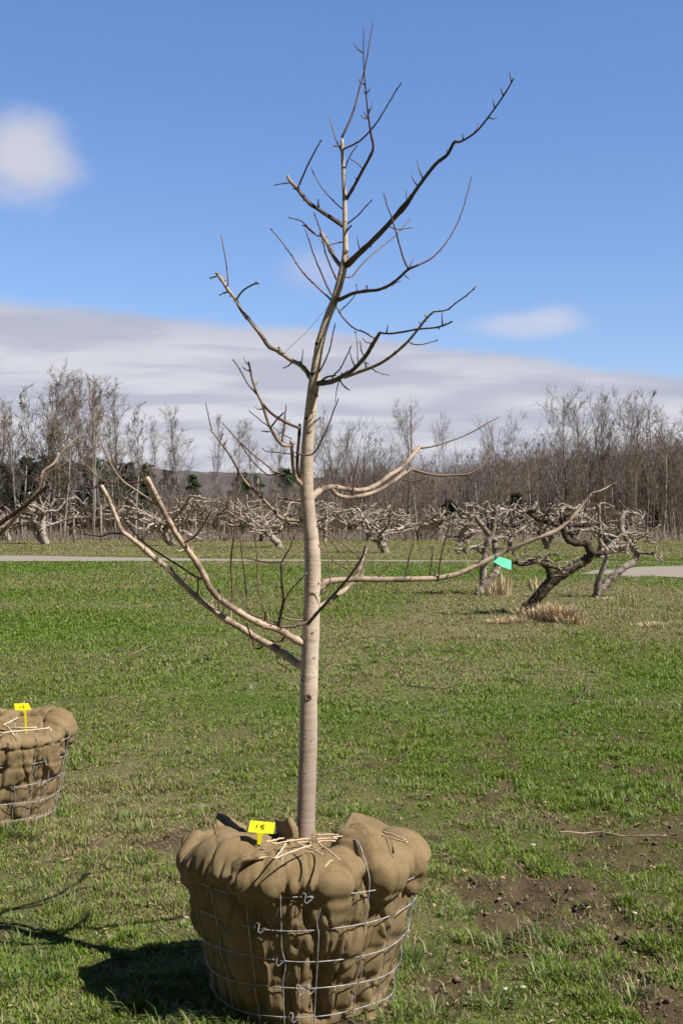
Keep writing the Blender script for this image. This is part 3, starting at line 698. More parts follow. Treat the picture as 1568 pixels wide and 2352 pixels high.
# lower limbs
br('C', [(1108, 975), (1050, 935), (980, 890), (900, 848), (830, 800), (740, 748), (660, 690), (600, 640), (540, 585), (500, 545), (465, 505), (400, 455), (320, 385), (270, 345), (230, 310), (200, 240), (170, 165), (130, 90)], [9.5, 9.5, 9, 8, 7.5, 7, 6.6, 6.6, 6.2, 6.4, 6, 6, 5.6, 5.2, 5, 5, 4.8, 4.5], .28, LIMB)
br('C', [(1125, 868), (1070, 840), (1000, 800), (920, 775), (850, 740), (780, 695), (720, 655), (670, 600), (640, 540), (600, 470), (550, 400), (500, 330), (450, 240), (400, 140), (355, 50)], [10, 9, 8.5, 8, 8, 7.8, 7.5, 7.5, 7, 7, 6.6, 6.5, 6.2, 6, 6], -.22, LIMB)
br('F', [(75, 880), (90, 850), (130, 838), (220, 832), (330, 833), (440, 832), (550, 828), (640, 810), (720, 775), (800, 735), (870, 700), (960, 665), (1040, 635), (1100, 590), (1150, 530), (1190, 480)], [10, 8.5, 7.2, 6.6, 6.5, 6.5, 6.5, 6, 5.8, 5.5, 5.3, 5, 4.5, 4, 3.5, 2.6], .30, LBARK)
br('C', [(1205, 690), (1280, 640), (1340, 600), (1390, 540), (1425, 450), (1440, 400)], [6, 6, 5.5, 5, 4.5, 2.5], .25, LBARK)
br('C', [(1150, 775), (1200, 715), (1260, 650), (1330, 570), (1370, 520), (1420, 440), (1435, 385)], (4, 1.8), -.25, DBARK, TD - .04)
br('C', [(1150, 765), (1080, 785), (1010, 790)], (4, 3), -.05, DBARK, TD - .04)
# middle
br('B', [(505, 1125), (535, 1080), (570, 1045), (600, 1028), (650, 1018), (720, 1030), (790, 1032), (850, 1010), (910, 965), (965, 930), (1020, 870), (1058, 825)], [10, 9.5, 8.5, 7.5, 6, 5.5, 5.5, 5.3, 5.2, 4.6, 4.6, 4.8], .62, LBARK)
br('B', [(640, 1028), (665, 1055), (720, 1068), (790, 1058), (850, 1038), (920, 1000), (980, 955), (1020, 935)], (5.2, 4.2), .25, LBARK)
br('B', [(515, 1035), (500, 1010), (475, 985), (462, 950), (455, 880), (450, 800)], [6.5, 5.8, 5.2, 4.6, 4.5, 4.2], -.12, LBARK)
br('B', [(450, 822), (410, 820), (380, 790), (355, 745), (335, 700), (310, 620), (290, 580), (268, 520), (255, 460), (248, 425)], (4, 2.3), -.18, LBARK)
br('B', [(505, 1178), (450, 1175), (400, 1165), (350, 1110), (290, 1050), (230, 990), (200, 940), (160, 870), (110, 800), (68, 745)], (4.4, 1.6), -.12, LBARK)
br('B', [(485, 965), (478, 900), (485, 800), (490, 720)], (4.2, 3.4), -.05, DBARK)
br('B', [(540, 500), (520, 470), (490, 440), (450, 420), (385, 375), (345, 355), (310, 305), (260, 240), (215, 185), (185, 130), (150, 85), (125, 45), (97, 8)], [6.5, 5.6, 5.2, 5, 5, 5, 4.6, 4.2, 4, 4, 3.9, 3.7, 3.6], .22, LBARK)
br('B', [(565, 530), (640, 520), (690, 495), (740, 465), (800, 400), (830, 350), (868, 288)], [6.5, 6, 5.5, 5, 4.8, 4.5, 3.8], -.30, DBARK)
br('B', [(700, 500), (760, 478), (830, 452), (880, 428), (940, 385), (1000, 330), (1050, 270), (1080, 230), (1120, 190)], (4.2, 2.2), -.2, LBARK)
br('B', [(868, 290), (920, 293), (990, 283), (1050, 272), (1130, 265), (1180, 250), (1210, 235)], (2.8, 1.8), -.15, DBARK)
# top
br('A', [(712, 1180), (760, 1135), (850, 1050), (920, 975), (990, 895), (1015, 860), (1060, 795), (1130, 705), (1185, 660), (1218, 602), (1250, 597), (1325, 548), (1410, 440), (1470, 350), (1500, 297)], [7.5, 6.6, 6, 5.5, 6.2, 4.6, 4.2, 4, 3.8, 3.6, 2.6, 2.2, 1.9, 1.7, 1.5], -.42, DBARK)
br('A', [(675, 1345), (740, 1315), (810, 1303), (860, 1298), (915, 1275), (960, 1240), (1000, 1203), (1040, 1185)], [4.6, 3.9, 3.8, 3.6, 3.5, 3.2, 3, 2.4], -.22, DBARK)
br('A', [(1040, 1185), (1110, 1150), (1165, 1095), (1215, 1020), (1255, 930), (1280, 840), (1303, 757)], (2.3, 1.0), .02, TWIG, None, 0)
br('A', [(692, 995), (640, 960), (580, 920), (530, 885), (478, 822), (445, 785), (432, 762)], [5.4, 4.8, 4.4, 4.2, 4, 3.8, 3.4], .12, LBARK)
br('A', [(690, 1195), (655, 1150), (625, 1090), (600, 1045), (590, 1030)], (5.2, 4), .1, LBARK)
br('A', [(710, 870), (745, 810), (785, 735), (815, 680), (836, 628), (825, 560), (812, 470), (802, 370), (793, 270), (790, 180), (791, 58)], [4.2, 3.8, 3.7, 3.4, 3, 2.4, 2, 1.7, 1.5, 1.2, .9], -.22, DBARK)
br('A', [(688, 578), (725, 500), (750, 430), (770, 350), (790, 280), (805, 210), (820, 120), (836, 28)], (2.8, 1.0), .05, DBARK, None, 0)
br('C', [(1000, 800), (1018, 720), (1030, 650), (1022, 560), (1018, 470)], (4.2, 2.4), -.1, DBARK)
# twigs
T = lambda f, pts, r, dd=0.0, m=None: br(f, pts, (r[0] * 1.2, r[1] * 1.4), dd, m or TWIG, None, 0)
T('A', [(700, 632), (750, 608), (790, 580), (850, 512), (900, 430), (945, 355), (970, 318)], (2, .8), -.2)
T('A', [(690, 655), (665, 600), (645, 540), (631, 483)], (1.4, .8), .05); T('A', [(685, 620), (647, 618)], (1.6, 1.2))
T('A', [(703, 725), (730, 660), (762, 612)], (1.4, .8), -.05); T('A', [(787, 727), (760, 700), (728, 680)], (1.3, .8), .04)
T('A', [(478, 822), (525, 715), (560, 645), (592, 587)], (2.1, 1), -.1); T('A', [(440, 793), (400, 798), (367, 803)], (1.4, .9))
T('A', [(690, 915), (650, 880), (600, 825), (565, 770), (543, 722)], (1.3, .7), .1); T('A', [(575, 918), (577, 870)], (1.3, .9))
T('A', [(712, 988), (760, 950), (800, 905), (831, 873)], (1.5, .8), -.08); T('A', [(697, 1045), (715, 1015), (735, 993)], (1.8, 1.2), -.02)
T('A', [(590, 1045), (560, 1035), (520, 1000), (505, 995)], (1.6, 1.2), .05); T('A', [(575, 1045), (530, 1005), (500, 975), (470, 965), (437, 955)], (1.5, .9), .08)
T('A', [(675, 1275), (640, 1200), (610, 1120), (590, 1030), (570, 970), (556, 930)], (1.8, .9), -.15); T('A', [(635, 1315), (600, 1240), (570, 1170), (545, 1100), (515, 1010)], (1.7, .9), -.1)
T('A', [(640, 1350), (600, 1310), (540, 1255), (500, 1210), (440, 1120), (400, 1065), (350, 1008)], (2.1, .9), .1); T('A', [(688, 1072), (650, 1080), (625, 1090)], (1.5, 1.1), -.02)
T('A', [(710, 1240), (740, 1230), (790, 1170), (850, 1115), (920, 1060), (960, 1020), (1012, 962)], (1.5, .7), .15)
T('A', [(1002, 1203), (975, 1140), (945, 1030), (920, 950), (900, 895), (885, 840)], (1.8, .9), -.05); T('A', [(918, 1002), (960, 1012), (1022, 1003)], (1.2, .8))
T('A', [(808, 1302), (806, 1275)], (2, 1.4)); T('A', [(985, 1228), (1005, 1247)], (1.5, 1)); T('A', [(915, 1275), (970, 1255)], (1.2, .7))
T('A', [(150, 1270), (143, 1180), (128, 1090), (117, 1040)], (1.4, .8), .03); T('A', [(190, 1342), (225, 1300), (275, 1270), (298, 1270)], (1.9, 1.3), -.05)
T('A', [(97, 1235), (62, 1243)], (1.5, 1.1)); T('A', [(150, 1305), (108, 1325)], (1.4, .9)); T('A', [(278, 1272), (283, 1258)], (1.4, 1))
T('B', [(445, 438), (410, 458)], (1.4, 1)); T('B', [(392, 372), (390, 356)], (1.8, 1.4)); T('B', [(490, 440), (492, 424)], (1.8, 1.5))
T('B', [(650, 130), (670, 180), (700, 225), (745, 268), (790, 285), (840, 315)], (1.8, 1.2), -.15)
T('B', [(680, 185), (720, 150), (755, 100), (757, 60)], (1.1, .6), -.1)
T('B', [(1120, 190), (1180, 183), (1225, 150), (1280, 110), (1322, 70)], (1.7, .9), -.05); T('B', [(1003, 332), (1030, 345), (1080, 342), (1143, 324)], (1.3, .8), -.03)
T('B', [(830, 460), (870, 480), (912, 491)], (1.1, .7)); T('B', [(680, 515), (700, 545), (725, 560)], (1.5, 1), -.03)
T('B', [(568, 500), (600, 440), (630, 370), (645, 300), (657, 242)], (1.7, .9), -.1); T('B', [(645, 495), (680, 460), (710, 400), (735, 348)], (1.7, .9), -.06)
T('B', [(765, 425), (760, 340), (752, 280)], (1, .6), .05); T('B', [(785, 385), (772, 328)], (1.4, .9)); T('B', [(800, 440), (795, 430), (815, 436)], (1.6, 1))
T('B', [(590, 520), (615, 500), (660, 490)], (2.5, 1.5), -.06); T('B', [(680, 510), (668, 540), (655, 620)], (1, .6), -.02)
T('B', [(287, 582), (240, 525), (205, 460), (174, 415)], (1.5, .9), -.04); T('B', [(310, 620), (350, 665), (400, 700), (450, 725), (485, 738)], (2.6, 2.4), .08)
T('B', [(350, 740), (390, 690), (418, 665)], (1.8, 1.1), -.03); T('B', [(405, 805), (415, 740), (425, 630)], (1.5, .8), -.04)
T('B', [(450, 790), (400, 765), (365, 735)], (1.2, .8)); T('B', [(345, 735), (300, 700), (250, 658)], (1.2, .8), .06); T('B', [(350, 757), (310, 755)], (1.3, .9))
T('B', [(445, 862), (390, 855), (340, 852), (312, 838)], (1.3, .8), .05); T('B', [(455, 955), (385, 955), (340, 920), (270, 865), (190, 790), (125, 715)], (2, .9), .08)
T('B', [(385, 957), (340, 960), (290, 920), (240, 860), (200, 800)], (1.5, .7), .1); T('B', [(75, 750), (60, 690), (46, 622)], (1.2, .7), .02); T('B', [(112, 802), (128, 765)], (1.3, .9))
T('B', [(485, 1082), (430, 1075), (385, 1068)], (2.8, 1.6), -.06, DBARK); T('B', [(470, 855), (520, 868), (560, 855), (590, 800), (620, 740), (645, 670), (672, 600)], (2.1, .9), -.12)
T('B', [(1020, 935), (1070, 950), (1130, 963), (1210, 962), (1290, 955), (1350, 915), (1395, 848)], (3, 1.4), .1); T('B', [(1225, 960), (1222, 930)], (1.4, 1))
T('B', [(1060, 835), (1110, 828), (1190, 805), (1290, 765), (1360, 725), (1428, 687)], (1.9, .9), .15); T('B', [(1018, 870), (1015, 760), (1012, 632)], (1.7, .9), .05)
T('B', [(970, 982), (1040, 990), (1110, 968)], (1.2, .8), -.05); T('B', [(738, 1060), (742, 990), (755, 930), (768, 870)], (1.7, .8), -.05); T('B', [(555, 715), (587, 687)], (1.4, .9), -.02)
T('B', [(540, 905), (565, 880), (590, 800)], (1.0, .7), .04); T('B', [(720, 1030), (745, 970), (770, 890)], (1, .6), .05)
T('C', [(620, 550), (570, 525), (520, 490), (440, 440), (350, 380), (290, 320), (230, 240), (180, 170)], (2.6, 1), -.05)
T('E', [(1165, 1170), (1080, 1110), (990, 1050), (920, 1000), (860, 930), (800, 820), (740, 680), (690, 550), (665, 420), (672, 250)], (2.4, .6), -.12, LBARK)
T('E', [(1085, 995), (1000, 1005), (900, 1015), (800, 1005), (720, 960), (650, 880), (590, 785)], (2.1, 1), .05); T('E', [(745, 1035), (680, 1048), (600, 1020), (520, 960), (415, 870)], (1.6, .8), .05)
T('E', [(1165, 1170), (1110, 1080), (1060, 950), (1022, 835)], (1.4, .8), -.05); T('E', [(920, 995), (970, 935)], (1, .7)); T('E', [(905, 1385), (810, 1385), (750, 1405), (620, 1390)], (2.2, 1.2), .05, DBARK)
T('C', [(530, 375), (580, 350), (630, 290), (680, 200)], (1.9, 1), -.06); T('C', [(765, 670), (780, 640), (775, 560), (770, 460), (785, 330), (790, 200), (805, 0)], (2.6, .8), -.05)
T('C', [(850, 720), (845, 620), (835, 500), (825, 420), (820, 345)], (1.9, 1.4), -.04, LBARK); T('C', [(940, 740), (915, 640), (900, 540), (900, 450), (885, 300)], (1.7, .8), -.04)
T('C', [(1018, 470), (960, 470), (900, 460), (850, 450)], (1.6, 1), .03); T('C', [(1018, 470), (1060, 400), (1090, 320)], (1.6, .9), -.03); T('C', [(1030, 690), (1050, 630), (1090, 580), (1145, 520)], (1.7, .9), -.06, LBARK)
T('C', [(1030, 745), (1120, 755), (1190, 722)], (2.3, 2), .06); T('C', [(600, 640), (608, 590), (605, 545)], (2.1, 1.3), -.02); T('C', [(710, 720), (708, 650), (708, 600)], (2, 1.1), -.03)
T('C', [(1370, 520), (1310, 480), (1260, 450), (1200, 380)], (1.4, .8), .02); T('C', [(1400, 440), (1350, 400), (1240, 310), (1190, 290)], (1.7, 1), .02); T('C', [(1390, 530), (1440, 470), (1475, 380)], (1.4, .8), .05)
T('C', [(900, 850), (925, 885), (895, 895), (875, 850), (845, 770)], (2.4, 1.2), -.04); T('C', [(1270, 620), (1255, 500), (1245, 400), (1210, 330)], (1.1, .7), .05); T('C', [(1000, 960), (1040, 990), (1105, 1035)], (1, .8), -.02, LBARK)
T('C', [(990, 765), (930, 745), (870, 720), (800, 610), (740, 590)], (1.4, .7), .05); T('C', [(1110, 750), (1070, 710), (1040, 690)], (1.4, 1)); T('C', [(635, 945), (660, 950), (640, 925)], (1.4, 1))
T('C', [(1018, 860), (980, 862), (968, 850)], (2, 1.4)); T('C', [(1030, 950), (1050, 940), (1050, 905)], (1.8, 1.2))
T('F', [(1190, 478), (1240, 462), (1295, 430)], (1.8, .9), .05, LBARK); T('F', [(560, 835), (570, 750), (610, 590)], (1.9, .9), -.06); T('F', [(425, 820), (440, 750), (458, 680)], (1.4, .8), -.04); T('F', [(525, 815), (535, 750), (537, 690)], (1.4, .8), -.03)
T('F', [(980, 660), (985, 600), (1045, 500)], (2.2, 1.1), -.05, DBARK); T('F', [(685, 800), (712, 820), (725, 850)], (1.6, 1), -.02); T('F', [(350, 835), (345, 870)], (1.2, .8)); T('F', [(1050, 620), (1048, 540), (1047, 500)], (1.2, .8))
T('F', [(285, 842), (340, 800), (370, 760)], (.9, .6)); T('F', [(95, 650), (140, 700), (190, 760), (215, 800)], (1.2, .7), .05)

rs = random.Random(21)
for (f, pts, r, dd, m, d0, spur) in BR:
    P2 = fr(f, pts)
    best = None
    for (cp, cd, cr, ob) in curves:
        dist = np.hypot(cp[:, 0] - P2[0, 0], cp[:, 1] - P2[0, 1]); j = int(dist.argmin())
        sc0 = dist[j] - cr[j]
        if best is None or sc0 < best[0]: best = (sc0, cp[j], cd[j], ob, dist[j], cr[j])
    ds = best[2] if d0 is None else d0
    if d0 is None and best[4] < 26 and best[4] > 2: P2 = np.vstack([best[1] * .999, P2]) if best[4] > 6 else P2
    rr_ = np.linspace(r[0], r[1], len(pts)) if isinstance(r, tuple) else np.array(r, float)
    if len(P2) > len(rr_): rr_ = np.insert(rr_, 0, rr_[0] * 1.1)
    cu_ = catmull(np.column_stack([P2, rr_]), 5)
    if rr_.max() < 2.8: cu_[1:-1, :2] += (rng.random((len(cu_) - 2, 2)) - .5) * .9
    s_ = np.insert(np.cumsum(np.hypot(*np.diff(cu_[:, :2], axis=0).T)), 0, 0); s_ /= s_[-1]
    D_ = ds + dd * s_
    if f == 'C' and m is LIMB and dd > 0:       # lowest limb runs back into the trunk's shade first, then levels off
        D_ = ds + np.minimum(s_ / .22, 1) * .17 + np.clip(s_ - .22, 0, 1) * .10
    P3, r3_ = lay(cu_[:, :2], D_, cu_[:, 2])
    tb = TB(); sides = 10 if rr_.max() > 3.5 else 6
    rj = r3_ * (1 + .10 * (rng.random(len(r3_)) - .5))
    if spur:                                                   # swollen nodes where side shoots left
        for k in range(int(s_[-1] * 0 + len(cu_) / 9)): 
            j = rs.randrange(2, len(cu_) - 1); rj[j] *= 1.16
    tb.tube(P3, rj, sides)
    if spur:
        L2 = np.hypot(*np.diff(cu_[:, :2], axis=0).T).sum()
        for k in range(int(L2 / 38)):
            j = rs.randrange(2, len(cu_) - 1); t_ = P3[j] - P3[j - 1]; t_ /= np.linalg.norm(t_)
            n_ = np.array([rs.uniform(-1, 1), rs.uniform(-1, 1), rs.uniform(-.3, 1.2)]); n_ -= t_ * n_.dot(t_); n_ /= np.linalg.norm(n_)
            L_ = rs.uniform(.003, .014) if rs.random() < .62 else rs.uniform(.018, .042); n2 = n_ + t_ * rs.uniform(.1, .7)
            tb.tube(np.array([P3[j], P3[j] + n2 * (L_ * .6 + r3_[j]), P3[j] + (n2 + np.array([0, 0, .3])) * (L_ + r3_[j])]), [.0026, .0018, .0012], 5)
    thin = rr_.max() < 2.75 * 1.2 and not spur
    if thin:
        for k in range(2, len(cu_) - 1, 4):                     # buds
            t_ = P3[k] - P3[k - 1]; t_ /= np.linalg.norm(t_); n_ = np.cross(t_, [rs.uniform(-1, 1), rs.uniform(-1, 1), .3]); n_ /= np.linalg.norm(n_)
            tb.tube(np.array([P3[k], P3[k] + n_ * .003 + t_ * .003, P3[k] + n_ * .0035 + t_ * .007]), [.0010, .0011, .0004], 4)
    par = best[3]
    if thin:
        if par.parent is not None and par.name.startswith('twig'): par = par.parent if par.parent is not root else root
        o = link('twig', tb.mesh('twig'), m, root if par is trunk else par)
    else:
        o = link('branch', tb.mesh('branch'), m or LBARK, root)
    if not thin and rr_[-1] > 3.3 and m is not DBARK:           # sawn end
        tc_ = TB(); t_ = P3[-1] - P3[-2]; t_ /= np.linalg.norm(t_); tc_.tube(np.array([P3[-1] - t_ * .001, P3[-1] + t_ * .0015]), [r3_[-1] * .97, r3_[-1] * .9], 10)
        link('pruning_cut', tc_.mesh('pruning_cut'), CUT, o)
    curves.append((cu_[:, :2], D_, cu_[:, 2], o))
tb = TB(); a = loc(*fr('B', [(415, 385)])[0], TD + .1); b2 = loc(*fr('B', [(630, 155)])[0], TD - .03); tb.tube(np.array([a, (a + b2) / 2 - np.array([0, 0, .01]), b2]), .0008, 4)
link('thread', tb.mesh('thread'), TWINE, root)

# plastic number tag, flagging tape
def plate(name, pts2, dep, th, m, parent, org):
    P = np.array([UP(u, v, d_) - org for (u, v), d_ in zip(pts2, dep)]); n = len(P); back = P + np.array([0, th, 0])
    me = bpy.data.meshes.new(name); me.from_pydata([tuple(p) for p in P] + [tuple(p) for p in back], [], [tuple(range(n))[::-1], tuple(range(n, 2 * n))] + [(i, (i + 1) % n, n + (i + 1) % n, n + i) for i in range(n)]); me.update()
    o = link(name, me, m, parent, smooth=False); bv = o.modifiers.new('b', 'BEVEL'); bv.width = .0004; bv.segments = 1; return o
def strokes(name, strokes_, dep, w, parent, org):
    tb = TB()
    for s_ in strokes_:
        P = catmull(np.array([UP(u, v, dep(v) if callable(dep) else dep) - org for u, v in s_]), 4); tb.tube(P, w, 5)
    return link(name, tb.mesh(name), INK, parent)
dT = 3.80
org = UP(*fr('H', [(290, 520)])[0], dT); tg = empty('plant_tag', tuple(org)); tag(tg, 'yellow plastic stake tag reading 15 stuck in the foreground burlap ball', 'tag', 'yellow number tags')
plate('tag_plate', fr('H', [(185, 262), (493, 290), (470, 428), (155, 405)]), [dT + .022, dT + .022, dT, dT], .001, YEL, tg, org)
plate('tag_stem', fr('H', [(262, 408), (352, 420), (330, 460), (312, 560), (268, 560), (272, 470)]), [dT + .0002] * 6, .001, YEL, tg, org)
strokes('tag_number', [fr('H', [(277, 305), (270, 330), (260, 357)]), fr('H', [(368, 314), (345, 313), (325, 318), (318, 337), (345, 334), (360, 346), (352, 360), (320, 361)])], lambda v: dT - .0040 + .022 * (1913.5 - v) / 26.0, .0012, tg, org)
dT2 = 6.26
org = UP(*fr('I', [(275, 570)])[0], dT2); tg = empty('plant_tag', tuple(org)); tag(tg, 'yellow long stemmed tag with faded 15 in the burlap ball at the left edge', 'tag', 'yellow number tags')
plate('tag_plate', fr('I', [(145, 258), (298, 255), (328, 322), (165, 328)]), [dT2 + .02, dT2 + .02, dT2, dT2], .001, YEL, tg, org)
plate('tag_stem', fr('I', [(225, 322), (280, 322), (275, 360), (288, 600), (264, 600), (255, 365)]), [dT2 + .0003] * 6, .001, YEL, tg, org)
strokes('tag_number', [fr('I', [(213, 280), (219, 305)]), fr('I', [(258, 278), (240, 279), (241, 291), (254, 292), (258, 300), (243, 305)])], lambda v: dT2 - .0045 + .02 * (1630.8 - v) / 15.0, .0011, tg, org)
# tape wrapped on the long right limb
i = None
cp, cd, cr, ob = curves[3]; pt = fr('F', [(800, 735)])[0]; j = int(np.hypot(cp[:, 0] - pt[0], cp[:, 1] - pt[1]).argmin()); dF = cd[j]
org = UP(*pt, dF); fg = empty('flagging_tape', tuple(org)); tag(fg, 'mint green plastic tape folded over the long low limb at right', 'tape')
q = fr('F', [(786, 760), (812, 738), (862, 756), (860, 794), (822, 780)])
o = plate('tape_tail', q, [dF - .040, dF - .012, dF - .014, dF - .060, dF - .062], .0015, MINT, fg, org)
q = fr('F', [(784, 734), (797, 728), (803, 745), (786, 762)])
plate('tape_loop', q, [dF - .01, dF - .012, dF - .018, dF - .01], .002, MINT, fg, org)

# ------------------------------------------------------------------ left ball with its tree
root2 = empty('balled_tree', tuple(BL))
tag(root2, 'burlap balled tree cut by the left edge, only ball and branch tips in view', 'tree', 'balled trees standing on the grass')
TH2 = [-34, -12, 10, 30, 46, 62, 84, 106, 128, 150, 172, 194, 216, 238, 260, 282, 304]
lumps2 = [(20, .36, .44, .12, .025), (42, .37, .44, .10, .02), (65, .37, .44, .10, .02), (95, .36, .49, .11, .045), (110, .34, .51, .09, .055), (128, .32, .51, .11, .05), (150, .30, .51, .11, .045), (175, .3, .51, .11, .035), (-5, .37, .43, .12, .035),
          (5, .36, .40, .08, .03), (-40, .37, .44, .12, .03), (-80, .34, .48, .12, .04), (-120, .34, .48, .12, .04), (30, .34, .3, .08, .02), (70, .35, .33, .08, .02), (12, .33, .2, .08, .02)]
bm2, _ = build_ball(8, TH2, lumps2, .35); wrap2 = link('burlap_wrap', bm2, BURLAP, root2)
wires(root2, TH2, [[54], [55], [54], [56], [58]], loose=(3,))
twines(root2, [('I', [(10, 565), (250, 540), (520, 515)]), ('I', [(40, 480), (120, 440), (190, 405)]), ('I', [(90, 505), (240, 512), (390, 508)]), ('I', [(40, 490), (90, 510), (150, 590)]), ('I', [(470, 490), (520, 515), (530, 545)])], BL, .56, .0045)
def bl(f, pts, r, d0, dd, m, name='branch'):
    P2 = fr(f, pts); rr_ = np.linspace(r[0], r[1], len(pts)); cu_ = catmull(np.column_stack([P2, rr_]), 5)
    s_ = np.linspace(0, 1, len(cu_)); D_ = d0 + dd * s_; P3 = np.array([UP(a, b_, c_) - BL for a, b_, c_ in zip(cu_[:, 0], cu_[:, 1], D_)])
    tb = TB(); tb.tube(P3, cu_[:, 2] * D_ / FD * (1 + .1 * (rng.random(len(cu_)) - .5)), 8); return link(name, tb.mesh(name), m, root2)
bl('D', [(-30, 1690), (-60, 1400), (-80, 1200), (-95, 900), (-110, 300)], (14, 4), 6.48, .0, YBARK, 'trunk')
bl('D', [(-82, 1262), (0, 1202), (50, 1168), (85, 1138), (115, 1112)], (6.5, 4), 6.48, -.2, DBARK)
bl('D', [(-82, 1310), (0, 1228), (30, 1195), (55, 1168), (85, 1130), (97, 1090)], (5.5, 4), 6.48, -.1, LBARK)
bl('E', [(310, 945), (330, 918), (400, 865), (440, 805), (520, 720), (580, 665), (640, 625)], (3.6, 1.3), 6.38, .1, LBARK)
bl('E', [(375, 1010), (310, 955), (420, 900), (520, 840)], (1.6, .9), 6.3, .1, TWIG, 'twig')
bl('E', [(70, 1270), (0, 1200), (-60, 1150)], (2, 1.2), 6.4, .1, TWIG, 'twig')
bl('E', [(90, 1240), (0, 1150), (-50, 1090)], (1.2, .8), 6.4, .1, TWIG, 'twig')
bl('E', [(280, 995), (235, 960), (190, 955), (150, 905)], (1.6, .7), 6.38, .1, TWIG, 'twig')
bl('E', [(240, 1130), (290, 1060), (310, 980)], (2, 1.2), 6.36, .0, TWIG, 'twig')

# ------------------------------------------------------------------ fallen sticks and stones
def stick(f, segs, r, m, label, cat='stick', name='fallen_twig'):
    P0 = GD(*fr(f, [segs[0][0]])[0]); tb = TB()
    for s_ in segs:
        P = np.array([GD(*p, .012) for p in fr(f, s_)]); P = catmull(P, 6); P[:, 2] += .020 + .004 * np.sin(np.arange(len(P)) * .5); tb.tube(P - P0, np.linspace(r, r * .6, len(P)) , 6)
    o = link(name, tb.mesh(name), m); o.location = tuple(P0); tag(o, label, cat, 'fallen twigs on the turf'); return o
stick('K', [[(895, 690), (990, 692), (1090, 688), (1200, 702), (1290, 706), (1480, 712)]], .0045, LBARK, 'long straight fallen stick lying right of the burlap ball')
stick('K', [[(-380, 360), (-200, 315), (0, 302), (60, 270), (105, 210), (135, 150)], [(60, 270), (30, 235)]], .0035, TWIG, 'thin reddish fallen twig bending upwards just right of the trunk foot')
stick('C', [[(190, 908), (290, 925), (350, 900), (405, 885), (475, 930)], [(405, 885), (375, 850)]], .006, LBARK, 'pale forked fallen twig in the turf left of the trunk')
stick('C', [[(430, 640), (500, 628), (560, 628), (610, 625)], [(380, 600), (430, 640)]], .007, DBARK, 'dark fallen twig below the left limbs on the pale strip')
stick('G', [[(1450, 395), (1500, 392), (1540, 380)]], .003, DBARK, 'short dark twig touching the right rim of the burlap ball')
stick('D', [[(935, 1580), (980, 1585), (1030, 1582), (1045, 1560)]], .006, DBARK, 'dark curved twig lying mid field right of the trunk')
stick('D', [[(1320, 1620), (1345, 1590), (1350, 1570)]], .006, DBARK, 'small dark twig lying far right in mid field')
rr = random.Random(3)
for i, (u, v, lb) in enumerate([(1076, 2272, 'pale stone lowest on the turf right of the burlap ball'), (1198, 2272, 'small pale stone level with the lowest one, further right'), (1158, 2276, 'tiny pale stone between two others right of the burlap ball'), (1222, 1943, 'small whitish stone below the long fallen stick'), (1410, 1858, 'whitish stone in the turf above the long fallen stick'), (1455, 2100, 'tiny white stone on bare soil near the right edge'), (78, 2132, 'small white stone in the turf beside the tree shadow at left')]):
    p = GD(u, v); s_ = rr.uniform(.008, .013); me = bpy.data.meshes.new('stone')
    import bmesh
    bmx = bmesh.new(); bmesh.ops.create_icosphere(bmx, subdivisions=2, radius=s_)
    for vv in bmx.verts: vv.co *= rr.uniform(.65, 1.2); vv.co.z *= .6; vv.co.x *= 1.25
    bmx.to_mesh(me); bmx.free()
    o = link('stone', me, bpy.data.materials.get('pale stone') or M_simple('pale stone', (.30, .27, .24), (.5, .47, .43), 80)); o.location = (p[0], p[1], .016 + float(gheight(np.array([p[0]]), np.array([p[1]]))[0])); tag(o, lb, 'stone', 'pale stones in the turf')

# ------------------------------------------------------------------ old apple trees
def gnarl(r, p, d, L, rad, depth, out, steps=6, flat=.35, ceil=2.0):
    """wandering old limb; returns polylines"""
    P = [p.copy()]; n = steps; rads = [rad]
    for i in range(n):
        d = d + np.array([r.gauss(0, .38), r.gauss(0, .38), r.gauss(0, .34)]); d[2] += (.10 if P[-1][2] < ceil * .8 else -.45) - flat * d[2] * .6
        d /= np.linalg.norm(d); P.append(P[-1] + d * L / n * r.uniform(.7, 1.3)); rads.append(rad * (1 - .55 * (i + 1) / n) * r.uniform(.85, 1.2))
    out.append((np.array(P), np.array(rads)))
    if depth > 0:
        for k in range(r.randint(3, 4) if depth > 1 else r.randint(0, 2)):
            j = r.randint(1, n); a = r.uniform(0, 2 * PI); nd = d * .4 + np.array([math.cos(a), math.sin(a), r.uniform(-.3, .8)])
            gnarl(r, P[j], nd / np.linalg.norm(nd), L * r.uniform(.35, .6), max(rads[j] * .7, .017), depth - 1, out, max(3, steps - 1), flat, ceil)
